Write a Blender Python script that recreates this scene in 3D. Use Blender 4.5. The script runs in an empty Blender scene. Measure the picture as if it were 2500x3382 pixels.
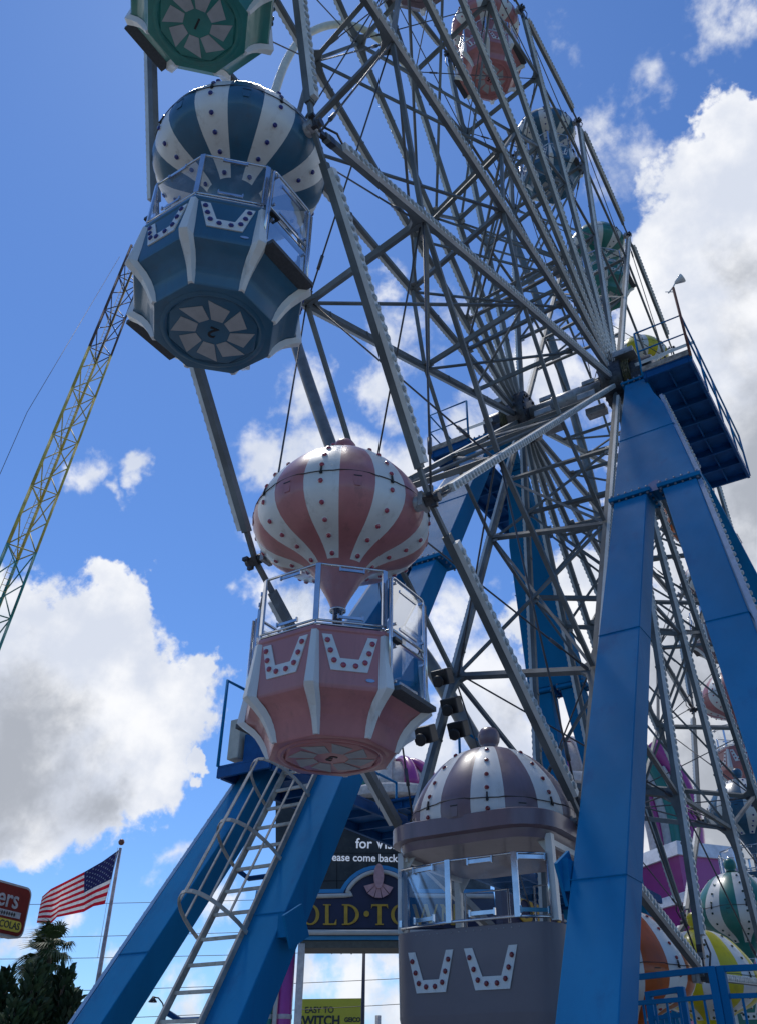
import bpy, bmesh, math, random
from mathutils import Vector, Matrix
random.seed(7)
rad = math.radians
sc = bpy.context.scene
COL = sc.collection

# ------------------------------------------------------------------ camera
F_PX, YAW, PITCH, ROLL = 2889.5, rad(33.382), rad(34.034), rad(0.832)
CAM = Vector((4.766, -15.10, 1.60))
fw = Vector((-math.sin(YAW)*math.cos(PITCH), math.cos(YAW)*math.cos(PITCH), math.sin(PITCH)))
r0 = fw.cross(Vector((0, 0, 1))).normalized(); u0 = r0.cross(fw)
CR = math.cos(ROLL)*r0 + math.sin(ROLL)*u0
CU = -math.sin(ROLL)*r0 + math.cos(ROLL)*u0
cd = bpy.data.cameras.new('camera'); cam = bpy.data.objects.new('camera', cd); COL.objects.link(cam)
cd.sensor_fit = 'VERTICAL'; cd.sensor_height = 24.0; cd.lens = F_PX/3382*24.0
cd.clip_end = 5000; cd.clip_start = 0.05
M = Matrix((CR, CU, -fw)).transposed().to_4x4(); M.translation = CAM
cam.matrix_world = M
sc.camera = cam

# ------------------------------------------------------------------ light, world
SUN_DIR = Vector((-0.35, 0.25, 0.90)).normalized()      # towards the sun
sun_el = math.asin(SUN_DIR.z); sun_az = math.atan2(SUN_DIR.x, SUN_DIR.y)
sl = bpy.data.lights.new('sun', 'SUN'); sl.energy = 1.5; sl.angle = rad(10); sl.color = (1.0, 0.95, 0.88)
so = bpy.data.objects.new('sun', sl); COL.objects.link(so)
so.rotation_euler = SUN_DIR.to_track_quat('Z', 'Y').to_euler(); so.location = (0, 0, 60)
sc.view_settings.view_transform = 'Standard'; sc.view_settings.look = 'None'
sc.view_settings.exposure = 0.22; sc.view_settings.gamma = 1.0

DP = 2500/1652.0     # positions below were read off a 1652 px wide copy of the photo
def ray(x, y):
    return (fw + ((x*DP-1250)/F_PX)*CR - ((y*DP-1691)/F_PX)*CU)
def at(x, y, dist):  # point seen at x, y at a given horizontal distance
    v = ray(x, y); h = math.hypot(v.x, v.y); return CAM + v*(dist/h)

class NT:
    def __init__(s, tree): s.t = tree; s.n = tree.nodes; s.l = tree.links
    def new(s, kind, **kw):
        n = s.n.new(kind)
        for k, v in kw.items(): setattr(n, k, v)
        return n
    def put(s, sock, v):
        if hasattr(v, 'is_linked'): s.l.new(v, sock)
        else: sock.default_value = v
    def math(s, op, a, b=0.0, c=0.0, clamp=False):
        n = s.new('ShaderNodeMath', operation=op); n.use_clamp = clamp
        s.put(n.inputs[0], a); s.put(n.inputs[1], b)
        if len(n.inputs) > 2: s.put(n.inputs[2], c)
        return n.outputs[0]
    def smooth(s, v, a, b):
        n = s.new('ShaderNodeMapRange', interpolation_type='SMOOTHSTEP')
        s.put(n.inputs['Value'], v); n.inputs['From Min'].default_value = a; n.inputs['From Max'].default_value = b
        return n.outputs['Result']
    def mix(s, f, a, b, blend='MIX'):
        n = s.new('ShaderNodeMix', data_type='RGBA', blend_type=blend)
        s.put(n.inputs[0], f); s.put(n.inputs[6], a); s.put(n.inputs[7], b)
        return n.outputs[2]
    def noise(s, vec, scale, detail=4, rough=0.5, dist=0.0):
        n = s.new('ShaderNodeTexNoise'); n.inputs['Scale'].default_value = scale
        n.inputs['Detail'].default_value = detail; n.inputs['Roughness'].default_value = rough
        n.inputs['Distortion'].default_value = dist
        if vec is not None: s.put(n.inputs['Vector'], vec)
        return n

w = bpy.data.worlds.new('World'); sc.world = w; w.use_nodes = True
T = NT(w.node_tree); T.n.clear()
tc = T.new('ShaderNodeTexCoord'); D = tc.outputs['Generated']
sky = T.new('ShaderNodeTexSky', sky_type='NISHITA'); sky.sun_disc = False
sky.sun_elevation = sun_el; sky.sun_rotation = sun_az; sky.air_density = 1.0; sky.dust_density = 0.1; sky.ozone_density = 1.5
# clouds: puffs given by direction and angular size, roughened by noise
PX2RAD = DP/F_PX
# distort the lookup direction so that the puffs get ragged outlines
nd1 = T.noise(D, 7.0, 5, 0.6); nd2 = T.noise(D, 28.0, 5, 0.62)
def vsc(col, k):
    n = T.new('ShaderNodeVectorMath', operation='SUBTRACT'); T.put(n.inputs[0], col); n.inputs[1].default_value = (0.5, 0.5, 0.5)
    m = T.new('ShaderNodeVectorMath', operation='SCALE'); T.put(m.inputs[0], n.outputs[0]); m.inputs['Scale'].default_value = k
    return m.outputs[0]
def vadd(a, b):
    n = T.new('ShaderNodeVectorMath', operation='ADD'); T.put(n.inputs[0], a); T.put(n.inputs[1], b); return n.outputs[0]
Dd = vadd(vadd(D, vsc(nd1.outputs['Color'], 0.14)), vsc(nd2.outputs['Color'], 0.045))
nn = T.new('ShaderNodeVectorMath', operation='NORMALIZE'); T.put(nn.inputs[0], Dd); Dn = nn.outputs[0]
def puff(x, y, r, wgt=1.0):
    c = ray(x, y).normalized(); a = r*PX2RAD*0.85
    n = T.new('ShaderNodeVectorMath', operation='DISTANCE'); T.put(n.inputs[0], Dn); n.inputs[1].default_value = c
    return T.math('MULTIPLY_ADD', n.outputs['Value'], -wgt/a, wgt)
def union(lst, k=0.12):
    acc = None
    for p in lst:
        v = puff(*p)
        if acc is None: acc = v
        else:
            n = T.new('ShaderNodeMath', operation='SMOOTH_MAX'); T.put(n.inputs[0], acc); T.put(n.inputs[1], v); n.inputs[2].default_value = k
            acc = n.outputs[0]
    return acc
thick = [(40,1600,300),(230,1440,180),(265,1325,95),(330,1560,175),(310,1690,135),(130,1745,170),(385,1480,80),(-80,1450,230),(440,1680,42),
         (1620,420,230),(1560,620,250),(1700,900,420),(1480,560,140),(1580,250,90),(1560,1100,260),(1500,1500,330),(1650,1800,420),(1350,1500,260),(1250,1350,170),
         (-700,900,500),(2600,700,600),(700,-1700,700),(-900,2000,500),(2500,2300,500),(-2500,1500,900),(3800,1500,1100)]
thin = [(1300,280,110,.55),(1400,320,80,.4),(1450,140,70,.5),(1340,190,60,.35),(1600,50,90,.75),(1250,130,60,.35),(1330,420,110,.4),
        (900,760,120,.75),(840,830,80,.7),(900,1000,110,.75),(1050,940,140,.9),(1200,850,170,.9),(1000,700,110,.6),(640,860,100,.9),(600,1000,110,1),
        (700,1000,150,1),(800,1050,110,1),(860,650,70,.6),(560,1290,70,.9),(640,1340,110,.9),(1000,1330,130,.8),(1050,1500,210,1.1),(940,1620,150,1.1),(1150,1650,200,1.1),(880,1400,80,.7),
        (290,1000,60,1),(185,1035,50,.65),(255,1065,30,.5),(560,1180,60,.5),
        (30,2090,80,.9),(190,2000,55,.8),(280,2090,60,.7),(340,2040,40,.5),(470,1960,70,.8),(560,2110,90,.8),(430,2190,90,.8),(690,2110,70,.8),(800,2170,120,1),(850,2110,70,.9),(620,2010,60,.6),(400,1880,60,.5),(900,2230,120,1),(730,2230,60,.9)]
dark = [(10,1680,250,.95),(130,1580,110,.35),(215,1770,100,.6),(1720,1050,330,.9),(1640,1350,260,.8),(1600,760,110,.25),(1640,1800,360,.9),(1500,1450,240,.7),(1130,1560,100,.3),(1620,560,120,.45)]
uA = union(thick); uB = union(thin); uK = union(dark)
fine = T.noise(D, 11.0, 9, 0.66, 0.25).outputs['Fac']
fine2 = T.noise(D, 34.0, 6, 0.6).outputs['Fac']
fn = T.math('SUBTRACT', T.math('ADD', T.math('MULTIPLY', fine, 0.75), T.math('MULTIPLY', fine2, 0.25)), 0.5)
aA = T.smooth(T.math('MULTIPLY_ADD', fn, 1.6, uA), -0.03, 0.23)
aB = T.smooth(T.math('MULTIPLY_ADD', fn, 2.2, uB), 0.0, 0.75)
cov = T.math('MAXIMUM', aA, T.math('MULTIPLY', aB, 0.93))
kk = T.smooth(T.math('MULTIPLY_ADD', fn, 1.15, uK), -0.02, 0.70)
edge = T.smooth(T.math('MULTIPLY_ADD', fn, 1.2, T.math('MAXIMUM', uA, T.math('MULTIPLY', uB, .6))), 0.08, 0.45)
shade = T.math('MULTIPLY', kk, T.math('MULTIPLY_ADD', edge, 0.6, 0.4))
bill = T.smooth(T.noise(vadd(D, (3.1, 1.7, 0.4)), 13.0, 6, 0.55).outputs['Fac'], 0.35, 0.68)
white = T.mix(bill, (6.6, 7.1, 8.2, 1), (9.3, 9.4, 9.7, 1))
cloud = T.mix(shade, white, (4.1, 4.4, 5.0, 1))
skyc = T.mix(1.0, sky.outputs['Color'], (0.67, 0.96, 1.38, 1), 'MULTIPLY')
tot = T.mix(cov, skyc, cloud)
bg = T.new('ShaderNodeBackground'); T.put(bg.inputs['Color'], tot); bg.inputs['Strength'].default_value = 0.09
wo = T.new('ShaderNodeOutputWorld'); T.l.new(bg.outputs[0], wo.inputs['Surface'])

# ------------------------------------------------------------------ materials
def mat(name, col, rough=0.5, metal=0.0, var=0.12, scale=6.0, bump=0.0, bscale=60.0, coat=0.0, dirt=None, dirt_amt=0.0, spec=0.5, streak=False):
    m = bpy.data.materials.new(name); m.use_nodes = True
    t = NT(m.node_tree); b = t.n['Principled BSDF']
    tc = t.new('ShaderNodeTexCoord'); v = tc.outputs['Object']
    if streak:
        mp = t.new('ShaderNodeMapping'); t.l.new(v, mp.inputs[0]); mp.inputs['Scale'].default_value = (1, 1, 0.18); v2 = mp.outputs[0]
    else: v2 = v
    n = t.noise(v2, scale, 5, 0.6)
    lo = tuple(c*(1-var) for c in col)+(1,); hi = tuple(min(1, c*(1+var)) for c in col)+(1,)
    c = t.mix(t.smooth(n.outputs['Fac'], 0.3, 0.7), lo, hi)
    if dirt:
        n2 = t.noise(v2, scale*2.3, 6, 0.7)
        c = t.mix(t.math('MULTIPLY', t.smooth(n2.outputs['Fac'], 0.52, 0.72), dirt_amt), c, tuple(dirt)+(1,))
    t.put(b.inputs['Base Color'], c)
    n3 = t.noise(v, scale*3, 4, 0.6)
    t.put(b.inputs['Roughness'], t.math('MULTIPLY_ADD', n3.outputs['Fac'], 0.25*rough, rough*0.88))
    b.inputs['Metallic'].default_value = metal
    b.inputs['Specular IOR Level'].default_value = spec
    b.inputs['Coat Weight'].default_value = coat; b.inputs['Coat Roughness'].default_value = 0.08
    if bump:
        n4 = t.noise(v, bscale, 3, 0.6); bp = t.new('ShaderNodeBump'); bp.inputs['Strength'].default_value = bump; bp.inputs['Distance'].default_value = 0.01
        t.put(bp.inputs['Height'], n4.outputs['Fac']); t.l.new(bp.outputs[0], b.inputs['Normal'])
    return m
def glass_mat(name, tint=(0.93, 0.95, 0.97), alpha=0.86):
    m = bpy.data.materials.new(name); m.use_nodes = True; t = NT(m.node_tree); t.n.clear()
    tr = t.new('ShaderNodeBsdfTransparent'); tr.inputs[0].default_value = tint+(1,)
    gl = t.new('ShaderNodeBsdfGlossy'); gl.inputs['Roughness'].default_value = 0.06; gl.inputs[0].default_value = (0.9, 0.92, 0.95, 1)
    df = t.new('ShaderNodeBsdfDiffuse'); df.inputs[0].default_value = (0.55, 0.58, 0.6, 1)
    fr = t.new('ShaderNodeFresnel'); fr.inputs[0].default_value = 1.45
    tcn = t.new('ShaderNodeTexCoord'); n = t.noise(tcn.outputs['Object'], 5.0, 6, 0.65)
    mx0 = t.new('ShaderNodeMixShader'); t.put(mx0.inputs[0], t.math('MULTIPLY', t.smooth(n.outputs['Fac'], 0.45, 0.8), 1-alpha+0.08))
    t.l.new(tr.outputs[0], mx0.inputs[1]); t.l.new(df.outputs[0], mx0.inputs[2])
    mx = t.new('ShaderNodeMixShader'); t.put(mx.inputs[0], t.math('MULTIPLY_ADD', fr.outputs[0], 0.6, 0.0, clamp=True))
    t.l.new(mx0.outputs[0], mx.inputs[1]); t.l.new(gl.outputs[0], mx.inputs[2])
    o = t.new('ShaderNodeOutputMaterial'); t.l.new(mx.outputs[0], o.inputs[0]); return m
def emit_mat(name, col, s):
    m = bpy.data.materials.new(name); m.use_nodes = True; b = m.node_tree.nodes['Principled BSDF']
    b.inputs['Base Color'].default_value = col+(1,); b.inputs['Emission Color'].default_value = col+(1,); b.inputs['Emission Strength'].default_value = s
    return m

m_steel = mat('galvanised_steel', (0.132, 0.150, 0.155), 0.6, 0.15, 0.3, 1.6, 0.15, 80, dirt=(0.12, 0.12, 0.11), dirt_amt=0.45)
m_rod = mat('dark_steel_rod', (0.085, 0.09, 0.10), 0.5, 0.4, 0.2, 3)
m_strip = mat('light_strip_paint', (0.66, 0.68, 0.66), 0.55, 0.0, 0.10, 3, 0.05, dirt=(0.3, 0.3, 0.28), dirt_amt=0.3)
m_bulb = mat('clear_lamp_lens', (0.40, 0.43, 0.42), 0.34, 0.0, 0.35, 20, coat=0.0, spec=0.3)
m_hub = mat('hub_metal', (0.36, 0.37, 0.37), 0.45, 0.3, 0.25, 5, 0.1, dirt=(0.08, 0.07, 0.05), dirt_amt=0.6)
m_greasy = mat('greasy_iron', (0.05, 0.05, 0.055), 0.4, 0.3, 0.4, 14)
m_blue = mat('blue_tower_paint', (0.008, 0.172, 0.37), 0.62, 0.0, 0.12, 0.9, 0.25, 160, coat=0.0, dirt=(0.012, 0.10, 0.25), dirt_amt=0.5, streak=True, spec=0.07)
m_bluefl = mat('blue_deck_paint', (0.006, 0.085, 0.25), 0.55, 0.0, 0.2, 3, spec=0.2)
m_bolt = mat('bolt_heads', (0.16, 0.20, 0.26), 0.4, 0.6, 0.3, 30)
m_alu = mat('aluminium_ladder', (0.42, 0.39, 0.33), 0.5, 0.25, 0.25, 5, 0.05, dirt=(0.20, 0.16, 0.11), dirt_amt=0.6)
m_chrome = mat('polished_steel', (0.62, 0.63, 0.65), 0.16, 0.95, 0.1, 8)
m_glass = glass_mat('acrylic_pane')
m_white = mat('white_gelcoat', (0.72, 0.73, 0.70), 0.38, 0.0, 0.06, 2.2, 0.03, 20, coat=0.15, dirt=(0.36, 0.33, 0.28), dirt_amt=0.55, streak=True)
m_fan = mat('dull_white_plate', (0.40, 0.415, 0.42), 0.6, 0, 0.1, 4, dirt=(0.25, 0.26, 0.26), dirt_amt=0.4)
m_black = mat('black_plastic', (0.012, 0.012, 0.014), 0.45, 0, 0.2, 8)
m_digit = mat('black_digit', (0.008, 0.008, 0.01), 0.5, 0, 0.1, 8)
m_seam = mat('seam_rubber', (0.03, 0.03, 0.03), 0.7)
m_seat = mat('seat_vinyl', (0.06, 0.10, 0.18), 0.5)
m_step = mat('chequer_step', (0.07, 0.075, 0.08), 0.6, 0.2, 0.15, 30, 0.5, 120)
PAL = {'green': ((0.024, 0.20, 0.170), (0.01, 0.045, 0.035)), 'blue': ((0.026, 0.115, 0.195), (0.006, 0.010, 0.16)),
       'pink': ((0.46, 0.18, 0.18), (0.36, 0.05, 0.08)), 'grey': ((0.205, 0.145, 0.165), (0.20, 0.012, 0.02)),
       'orange': ((0.50, 0.10, 0.012), (0.30, 0.02, 0.02)), 'yellow': ((0.62, 0.52, 0.01), (0.10, 0.09, 0.03))}
GM, LM = {}, {}
for k, (c, l) in PAL.items():
    GM[k] = mat(k+'_gelcoat', c, 0.34, 0.0, 0.12, 2.5, 0.03, 22, coat=0.22, dirt=tuple(x*0.5+0.03 for x in c), dirt_amt=0.55, streak=True)
    LM[k] = mat(k+'_lamp_lens', l, 0.15, 0.0, 0.35, 60, coat=0.5)

# ------------------------------------------------------------------ geometry helpers
class MB:
    def __init__(s): s.v = []; s.f = []; s.m = []; s.sm = []
    def add(s, vs, fs, mi=0, smooth=False):
        o = len(s.v); s.v += [Vector(v) for v in vs]
        for f in fs: s.f.append([i+o for i in f]); s.m.append(mi); s.sm.append(smooth)
    def box(s, c, size, R=None, mi=0):
        x, y, z = [k/2 for k in size]
        vs = [Vector((a, b, d)) for a in (-x, x) for b in (-y, y) for d in (-z, z)]
        if R is not None: vs = [R @ v for v in vs]
        c = Vector(c)
        s.add([c+v for v in vs], [(0, 1, 3, 2), (4, 6, 7, 5), (0, 4, 5, 1), (2, 3, 7, 6), (0, 2, 6, 4), (1, 5, 7, 3)], mi)
    def beam(s, a, b, wd, hd, ref=(1, 0, 0), mi=0, off=(0, 0)):
        """bar from a to b; wd is its size along ref, hd across"""
        a = Vector(a); b = Vector(b); d = (b-a).normalized(); r = Vector(ref)
        r = (r - d*r.dot(d)).normalized(); u = d.cross(r)
        a = a+r*off[0]+u*off[1]; b = b+r*off[0]+u*off[1]
        q = [r*x*wd/2+u*y*hd/2 for x, y in ((-1, -1), (1, -1), (1, 1), (-1, 1))]
        s.add([a+k for k in q]+[b+k for k in q], [(3, 2, 1, 0), (4, 5, 6, 7), (0, 1, 5, 4), (1, 2, 6, 5), (2, 3, 7, 6), (3, 0, 4, 7)], mi)
    def tube(s, pts, r, n=8, mi=0, closed=False, r2=None, caps=True):
        pts = [Vector(p) for p in pts]; N = len(pts); rings = []; prev = None
        for i, p in enumerate(pts):
            if closed: d = (pts[(i+1) % N]-pts[i-1])
            else: d = pts[min(i+1, N-1)]-pts[max(i-1, 0)]
            d.normalize()
            if prev is None:
                x = d.cross(Vector((0, 0, 1)))
                if x.length < 0.05: x = d.cross(Vector((1, 0, 0)))
            else: x = prev - d*prev.dot(d)
            x.normalize(); prev = x; y = d.cross(x)
            rr = r if r2 is None else r+(r2-r)*i/(N-1)
            rings.append([p+(x*math.cos(2*math.pi*k/n)+y*math.sin(2*math.pi*k/n))*rr for k in range(n)])
        o = len(s.v)
        for g in rings: s.v += g
        for i in range(N if closed else N-1):
            j = (i+1) % N
            for k in range(n):
                s.f.append([o+i*n+k, o+i*n+(k+1) % n, o+j*n+(k+1) % n, o+j*n+k]); s.m.append(mi); s.sm.append(True)
        if caps and not closed:
            s.f.append([o+k for k in range(n)][::-1]); s.m.append(mi); s.sm.append(False)
            s.f.append([o+(N-1)*n+k for k in range(n)]); s.m.append(mi); s.sm.append(False)
    def lathe(s, prof, n=32, c=(0, 0, 0), mi=0, R=None, a0=0, smooth=True, cap=True):
        c = Vector(c); o = len(s.v)
        for r, z in prof:
            for k in range(n):
                a = 2*math.pi*k/n+a0; v = Vector((r*math.cos(a), r*math.sin(a), z))
                s.v.append(c+(R @ v if R is not None else v))
        for i in range(len(prof)-1):
            for k in range(n):
                s.f.append([o+i*n+k, o+i*n+(k+1) % n, o+(i+1)*n+(k+1) % n, o+(i+1)*n+k]); s.m.append(mi); s.sm.append(smooth)
        if cap:
            if prof[0][0] > 1e-4: s.f.append([o+k for k in range(n)][::-1]); s.m.append(mi); s.sm.append(False)
            if prof[-1][0] > 1e-4: s.f.append([o+(len(prof)-1)*n+k for k in range(n)]); s.m.append(mi); s.sm.append(False)
    def prism(s, poly, h, O, X, Y, mi=0):
        """2-D polygon on the plane O + x X + y Y, raised by h along X x Y"""
        O = Vector(O); X = Vector(X); Y = Vector(Y); Z = X.cross(Y).normalized(); n = len(poly)
        lo = [O+X*p[0]+Y*p[1] for p in poly]; hi = [p+Z*h for p in lo]
        s.add(lo+hi, [list(range(n))[::-1], list(range(n, 2*n))]+[(i, (i+1) % n, n+(i+1) % n, n+i) for i in range(n)], mi)
    def build(s, name, m, parent=None, smooth=None, bevel=0.0):
        me = bpy.data.meshes.new(name)
        off = Vector((0, 0, 0))
        if parent is not None: off = PW[parent.name]
        me.from_pydata([tuple(v-off) for v in s.v], [], s.f)
        for x in (m if isinstance(m, (list, tuple)) else [m]): me.materials.append(x)
        me.polygons.foreach_set('material_index', s.m)
        me.polygons.foreach_set('use_smooth', [smooth if smooth is not None else x for x in s.sm])
        me.update()
        o = bpy.data.objects.new(name, me); COL.objects.link(o)
        if parent is not None: o.parent = parent
        PW[o.name] = off.copy()
        if bevel:
            b = o.modifiers.new('bevel', 'BEVEL'); b.width = bevel; b.segments = 2; b.limit_method = 'ANGLE'; b.angle_limit = rad(40)
        return o
PW = {}
def tag(o, label=None, cat=None, group=None, kind=None):
    if label: o['label'] = label
    if cat: o['category'] = cat
    if group: o['group'] = group
    if kind: o['kind'] = kind
    return o
def thing(name, label, cat, loc=(0, 0, 0), group=None):
    o = bpy.data.objects.new(name, None); COL.objects.link(o); o.location = loc; PW[o.name] = Vector(loc)
    return tag(o, label, cat, group)
def copy_tree(o, parent=None):
    c = o.copy(); COL.objects.link(c); c.parent = parent
    for ch in list(o.children): copy_tree(ch, c)
    return c
def text_mb(txt, size, O, X, Y, depth=0.01, bold=0.0, align='CENTER', mi=0, space=1.0):
    cu = bpy.data.curves.new('txt', 'FONT'); cu.body = txt; cu.size = 1.0; cu.align_x = align; cu.align_y = 'CENTER'
    cu.offset = bold; cu.resolution_u = 5; cu.space_character = space
    ob = bpy.data.objects.new('txt', cu); COL.objects.link(ob)
    dg = bpy.context.evaluated_depsgraph_get(); dg.update()
    me = bpy.data.meshes.new_from_object(ob.evaluated_get(dg))
    mb = MB(); O = Vector(O); X = Vector(X).normalized(); Y = Vector(Y).normalized(); Z = X.cross(Y)
    vs = [O+X*v.co.x*size+Y*v.co.y*size+Z*depth for v in me.vertices]
    mb.add(vs, [list(p.vertices) for p in me.polygons], mi)
    # walls
    ec = {}
    for p in me.polygons:
        vv = list(p.vertices)
        for i in range(len(vv)):
            e = (vv[i], vv[(i+1) % len(vv)]); ec[e] = 1
    o = len(mb.v); mb.v += [v-Z*depth for v in vs]
    for a, b in ec:
        if (b, a) not in ec: mb.f.append([a, o+a, o+b, b]); mb.m.append(mi); mb.sm.append(False)
    bpy.data.objects.remove(ob); bpy.data.meshes.remove(me); bpy.data.curves.remove(cu)
    return mb

# ------------------------------------------------------------------ ground, roads
def struct(name, mb, m): o = mb.build(name, m); o['kind'] = 'structure'; return o
m_ground = mat('pale_concrete', (0.24, 0.235, 0.225), 0.8, 0, 0.2, 0.4, 0.2, 20)
m_road = mat('asphalt', (0.05, 0.05, 0.052), 0.85, 0, 0.2, 0.5, 0.3, 30)
m_grass = mat('grass_verge', (0.06, 0.10, 0.03), 0.9, 0, 0.35, 1.5, 0.4, 30)
g = MB(); g.add([(-1500, -1500, 0), (1500, -1500, 0), (1500, 1500, 0), (-1500, 1500, 0)], [(0, 1, 2, 3)]); struct('ground', g, m_grass)
g = MB(); g.add([(-48, -60, .012), (60, -60, .012), (60, 60, .012), (-48, 60, .012)], [(0, 1, 2, 3)]); struct('pavement', g, m_ground)
g = MB(); g.add([(-72, -200, .02), (-54, -200, .02), (-54, 300, .02), (-72, 300, .02)], [(0, 1, 2, 3)]); struct('road', g, m_road)

# ------------------------------------------------------------------ the wheel
R = 12.0; HZ = 15.03; W = 1.146; PH = rad(-26.246)
def ang(k): return PH+rad(20)*(k-4)
def node(k, x, r=R):
    a = ang(k); return Vector((x, r*math.sin(a), HZ-r*math.cos(a)))
HUB = Vector((0, 0, HZ))
wheel = thing('ferris_wheel', 'huge grey steel ferris wheel with rows of round bulbs along its spokes and rim', 'ferris wheel', HUB)

def strip(mb, a, b, side, width=0.092, depth=0.055, beamhalf=0.038, pitch=0.112, rb=0.043):
    """housing plus bulb lenses on the outer (x = side) face of a beam from a to b"""
    a = Vector(a); b = Vector(b); d = (b-a); L = d.length; d.normalize(); X = Vector((side, 0, 0)); U = d.cross(X)
    off = X*(beamhalf+depth/2+0.002)
    mb.beam(a+off, b+off, depth, width, (1, 0, 0), 0)
    n = int((L-0.05)/pitch); s0 = (L-(n-1)*pitch)/2
    for i in range(n):
        c = a+d*(s0+i*pitch)+X*(beamhalf+depth+0.002)
        ring = 8; vs = []
        for rr, hh in ((1.0, 0.0), (0.96, 0.012), (0.78, 0.013), (0.70, 0.019)):
            for k in range(ring):
                t = 2*math.pi*k/ring; vs.append(c+(d*math.cos(t)+U*math.sin(t))*rb*rr+X*hh)
        vs.append(c+X*0.022)
        fs = []
        for q in range(3):
            for k in range(ring): fs.append((q*ring+k, q*ring+(k+1) % ring, (q+1)*ring+(k+1) % ring, (q+1)*ring+k))
        for k in range(ring): fs.append((3*ring+k, 3*ring+(k+1) % ring, 4*ring))
        if side < 0: pass
        mb.add(vs, fs, 1, False)

RN, RF = 9.45, 8.9       # radii where the fork cross bar meets the near and far spokes
RN2, RF2 = 5.78, 5.08
for k in range(1, 19):
    dn = (node(k, 0)-HUB).normalized()
    for s in (1, -1):
        x = s*W
        mb = MB(); mb.beam(HUB+Vector((x, 0, 0))+dn*0.55, node(k, x)-dn*0.22, 0.076, 0.09, (1, 0, 0))
        # small plates and bolts along the beam
        for rr in (2.2, 4.1, 7.2, 8.3, 10.2): mb.box(HUB+Vector((x, 0, 0))+dn*rr, (0.088, 0.10, 0.03), dn.to_track_quat('Z', 'X').to_matrix())
        sp = mb.build('spoke', m_steel, wheel)
        st = MB(); strip(st, HUB+Vector((x, 0, 0))+dn*0.75, HUB+Vector((x, 0, 0))+dn*(R-0.52), s); st.build('light_strip', [m_strip, m_bulb], sp)
        # rim chord to the next node
        a = node(k, x); b = node(k+1, x); d = (b-a).normalized()
        mb = MB(); mb.beam(a+d*0.42, b-d*0.34, 0.08, 0.095, (1, 0, 0)); mb.beam(a+d*0.03, a+d*0.45, 0.045, 0.06); mb.beam(b-d*0.36, b-d*0.03, 0.045, 0.06)
        rb = mb.build('rim_beam', m_steel, wheel)
        st = MB(); strip(st, a+d*0.52, b-d*0.38, s, beamhalf=0.04); st.build('light_strip', [m_strip, m_bulb], rb)
        # clevis at the node
        mb = MB(); mb.box(a, (0.11, 0.13, 0.13), dn.to_track_quat('Z', 'X').to_matrix()); mb.lathe([(0.05, -0.12), (0.05, 0.12)], 10, a, R=Matrix.Rotation(rad(90), 3, 'Y'))
        mb.beam(a-dn*0.02, a-dn*0.50, 0.06, 0.06); mb.box(a-dn*0.34, (0.10, 0.08, 0.10), dn.to_track_quat('Z', 'X').to_matrix())
        for q in (-1, 1): mb.box(a+dn*0.07+d*0.06*q+Vector((s*0.06, 0, 0)), (0.07, 0.04, 0.04))
        mb.tube([a-dn*0.1+Vector((s*.09, 0, 0)), a-dn*0.28+Vector((s*.13, 0, 0)), a-dn*0.46+Vector((s*.08, 0, 0))], 0.014, 5)
        mb.build('rim_joint', m_greasy, wheel)
        # ring chords at the fork radius and inner radius
        for (rr, wd) in ((RN if s > 0 else RF, 0.062), (RN2 if s > 0 else RF2, 0.058)):
            mb = MB(); p = node(k, x, rr); q = node(k+1, x, rr); e = (q-p).normalized()
            mb.beam(p+e*0.07, q-e*0.07, wd, wd, (1, 0, 0)); mb.build('ring_beam', m_steel, wheel)
    # cross bars between the planes
    for (rn, rf, wd) in ((RN, RF, 0.085), (RN2, RF2, 0.08), (3.05, 2.9, 0.07)):
        p = node(k, W-0.039, rn); q = node(k, -W+0.039, rf)
        mb = MB(); mb.beam(p, q, wd, wd, dn)
        if rn == RN:      # curved fork gussets
            for (o, sg) in ((p, 1), (q, -1)):
                ax = (q-p).normalized()*sg
                for v in (-1, 1):
                    pts = [(0, 0), (0.36, 0), (0.17, 0.05*v), (0.08, 0.12*v), (0.03, 0.26*v), (0, 0.42*v)]
                    if v < 0: pts = pts[::-1]
                    n = ax.cross(dn).normalized()*0.07
                    mb.prism(pts, 0.07, o-n/2 if True else o, ax, dn)
        mb.build('cross_bar', m_steel, wheel)
    for (xx, rr) in ((W, RN2), (-W, RF2), (W, 3.05), (-W, 2.9)):
        c = node(k, xx*.965, rr); mb = MB(); Q = dn.to_track_quat('Z', 'X').to_matrix(); mb.box(c, (.012, .20, .26), Q)
        for u_ in (-.07, .07):
            for v_ in (-.09, 0, .09): mb.box(c+Q @ Vector((0, u_, v_)), (.04, .018, .018), Q)
        mb.build('gusset_plate', m_hub, wheel)
    # X braces in the radial panel between the two cross bars
    mb = MB(); mb.beam(node(k, -W+.05, RF-0.05), node(k, W-.05, RN2+0.05), 0.045, 0.045, (0, 1, 0))
    mb.build('diagonal_brace', m_steel, wheel)
    mb = MB(); mb.beam(node(k, W-.05, RN-0.08), node(k, -W+.05, RF2+0.05), 0.042, 0.042, (0, 1, 0), off=(0.06, 0))
    mb.build('diagonal_brace', m_steel, wheel)
    mb = MB(); mb.beam(node(k, W-.05, RN2-0.08), node(k, -W+.05, 2.95), 0.042, 0.042, (0, 1, 0)); mb.build('diagonal_brace', m_steel, wheel)
    mb = MB(); mb.beam(node(k, -W+.05, RF2-0.08), node(k, W-.05, 3.0), 0.04, 0.04, (0, 1, 0), off=(.06, 0)); mb.build('diagonal_brace', m_steel, wheel)
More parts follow.
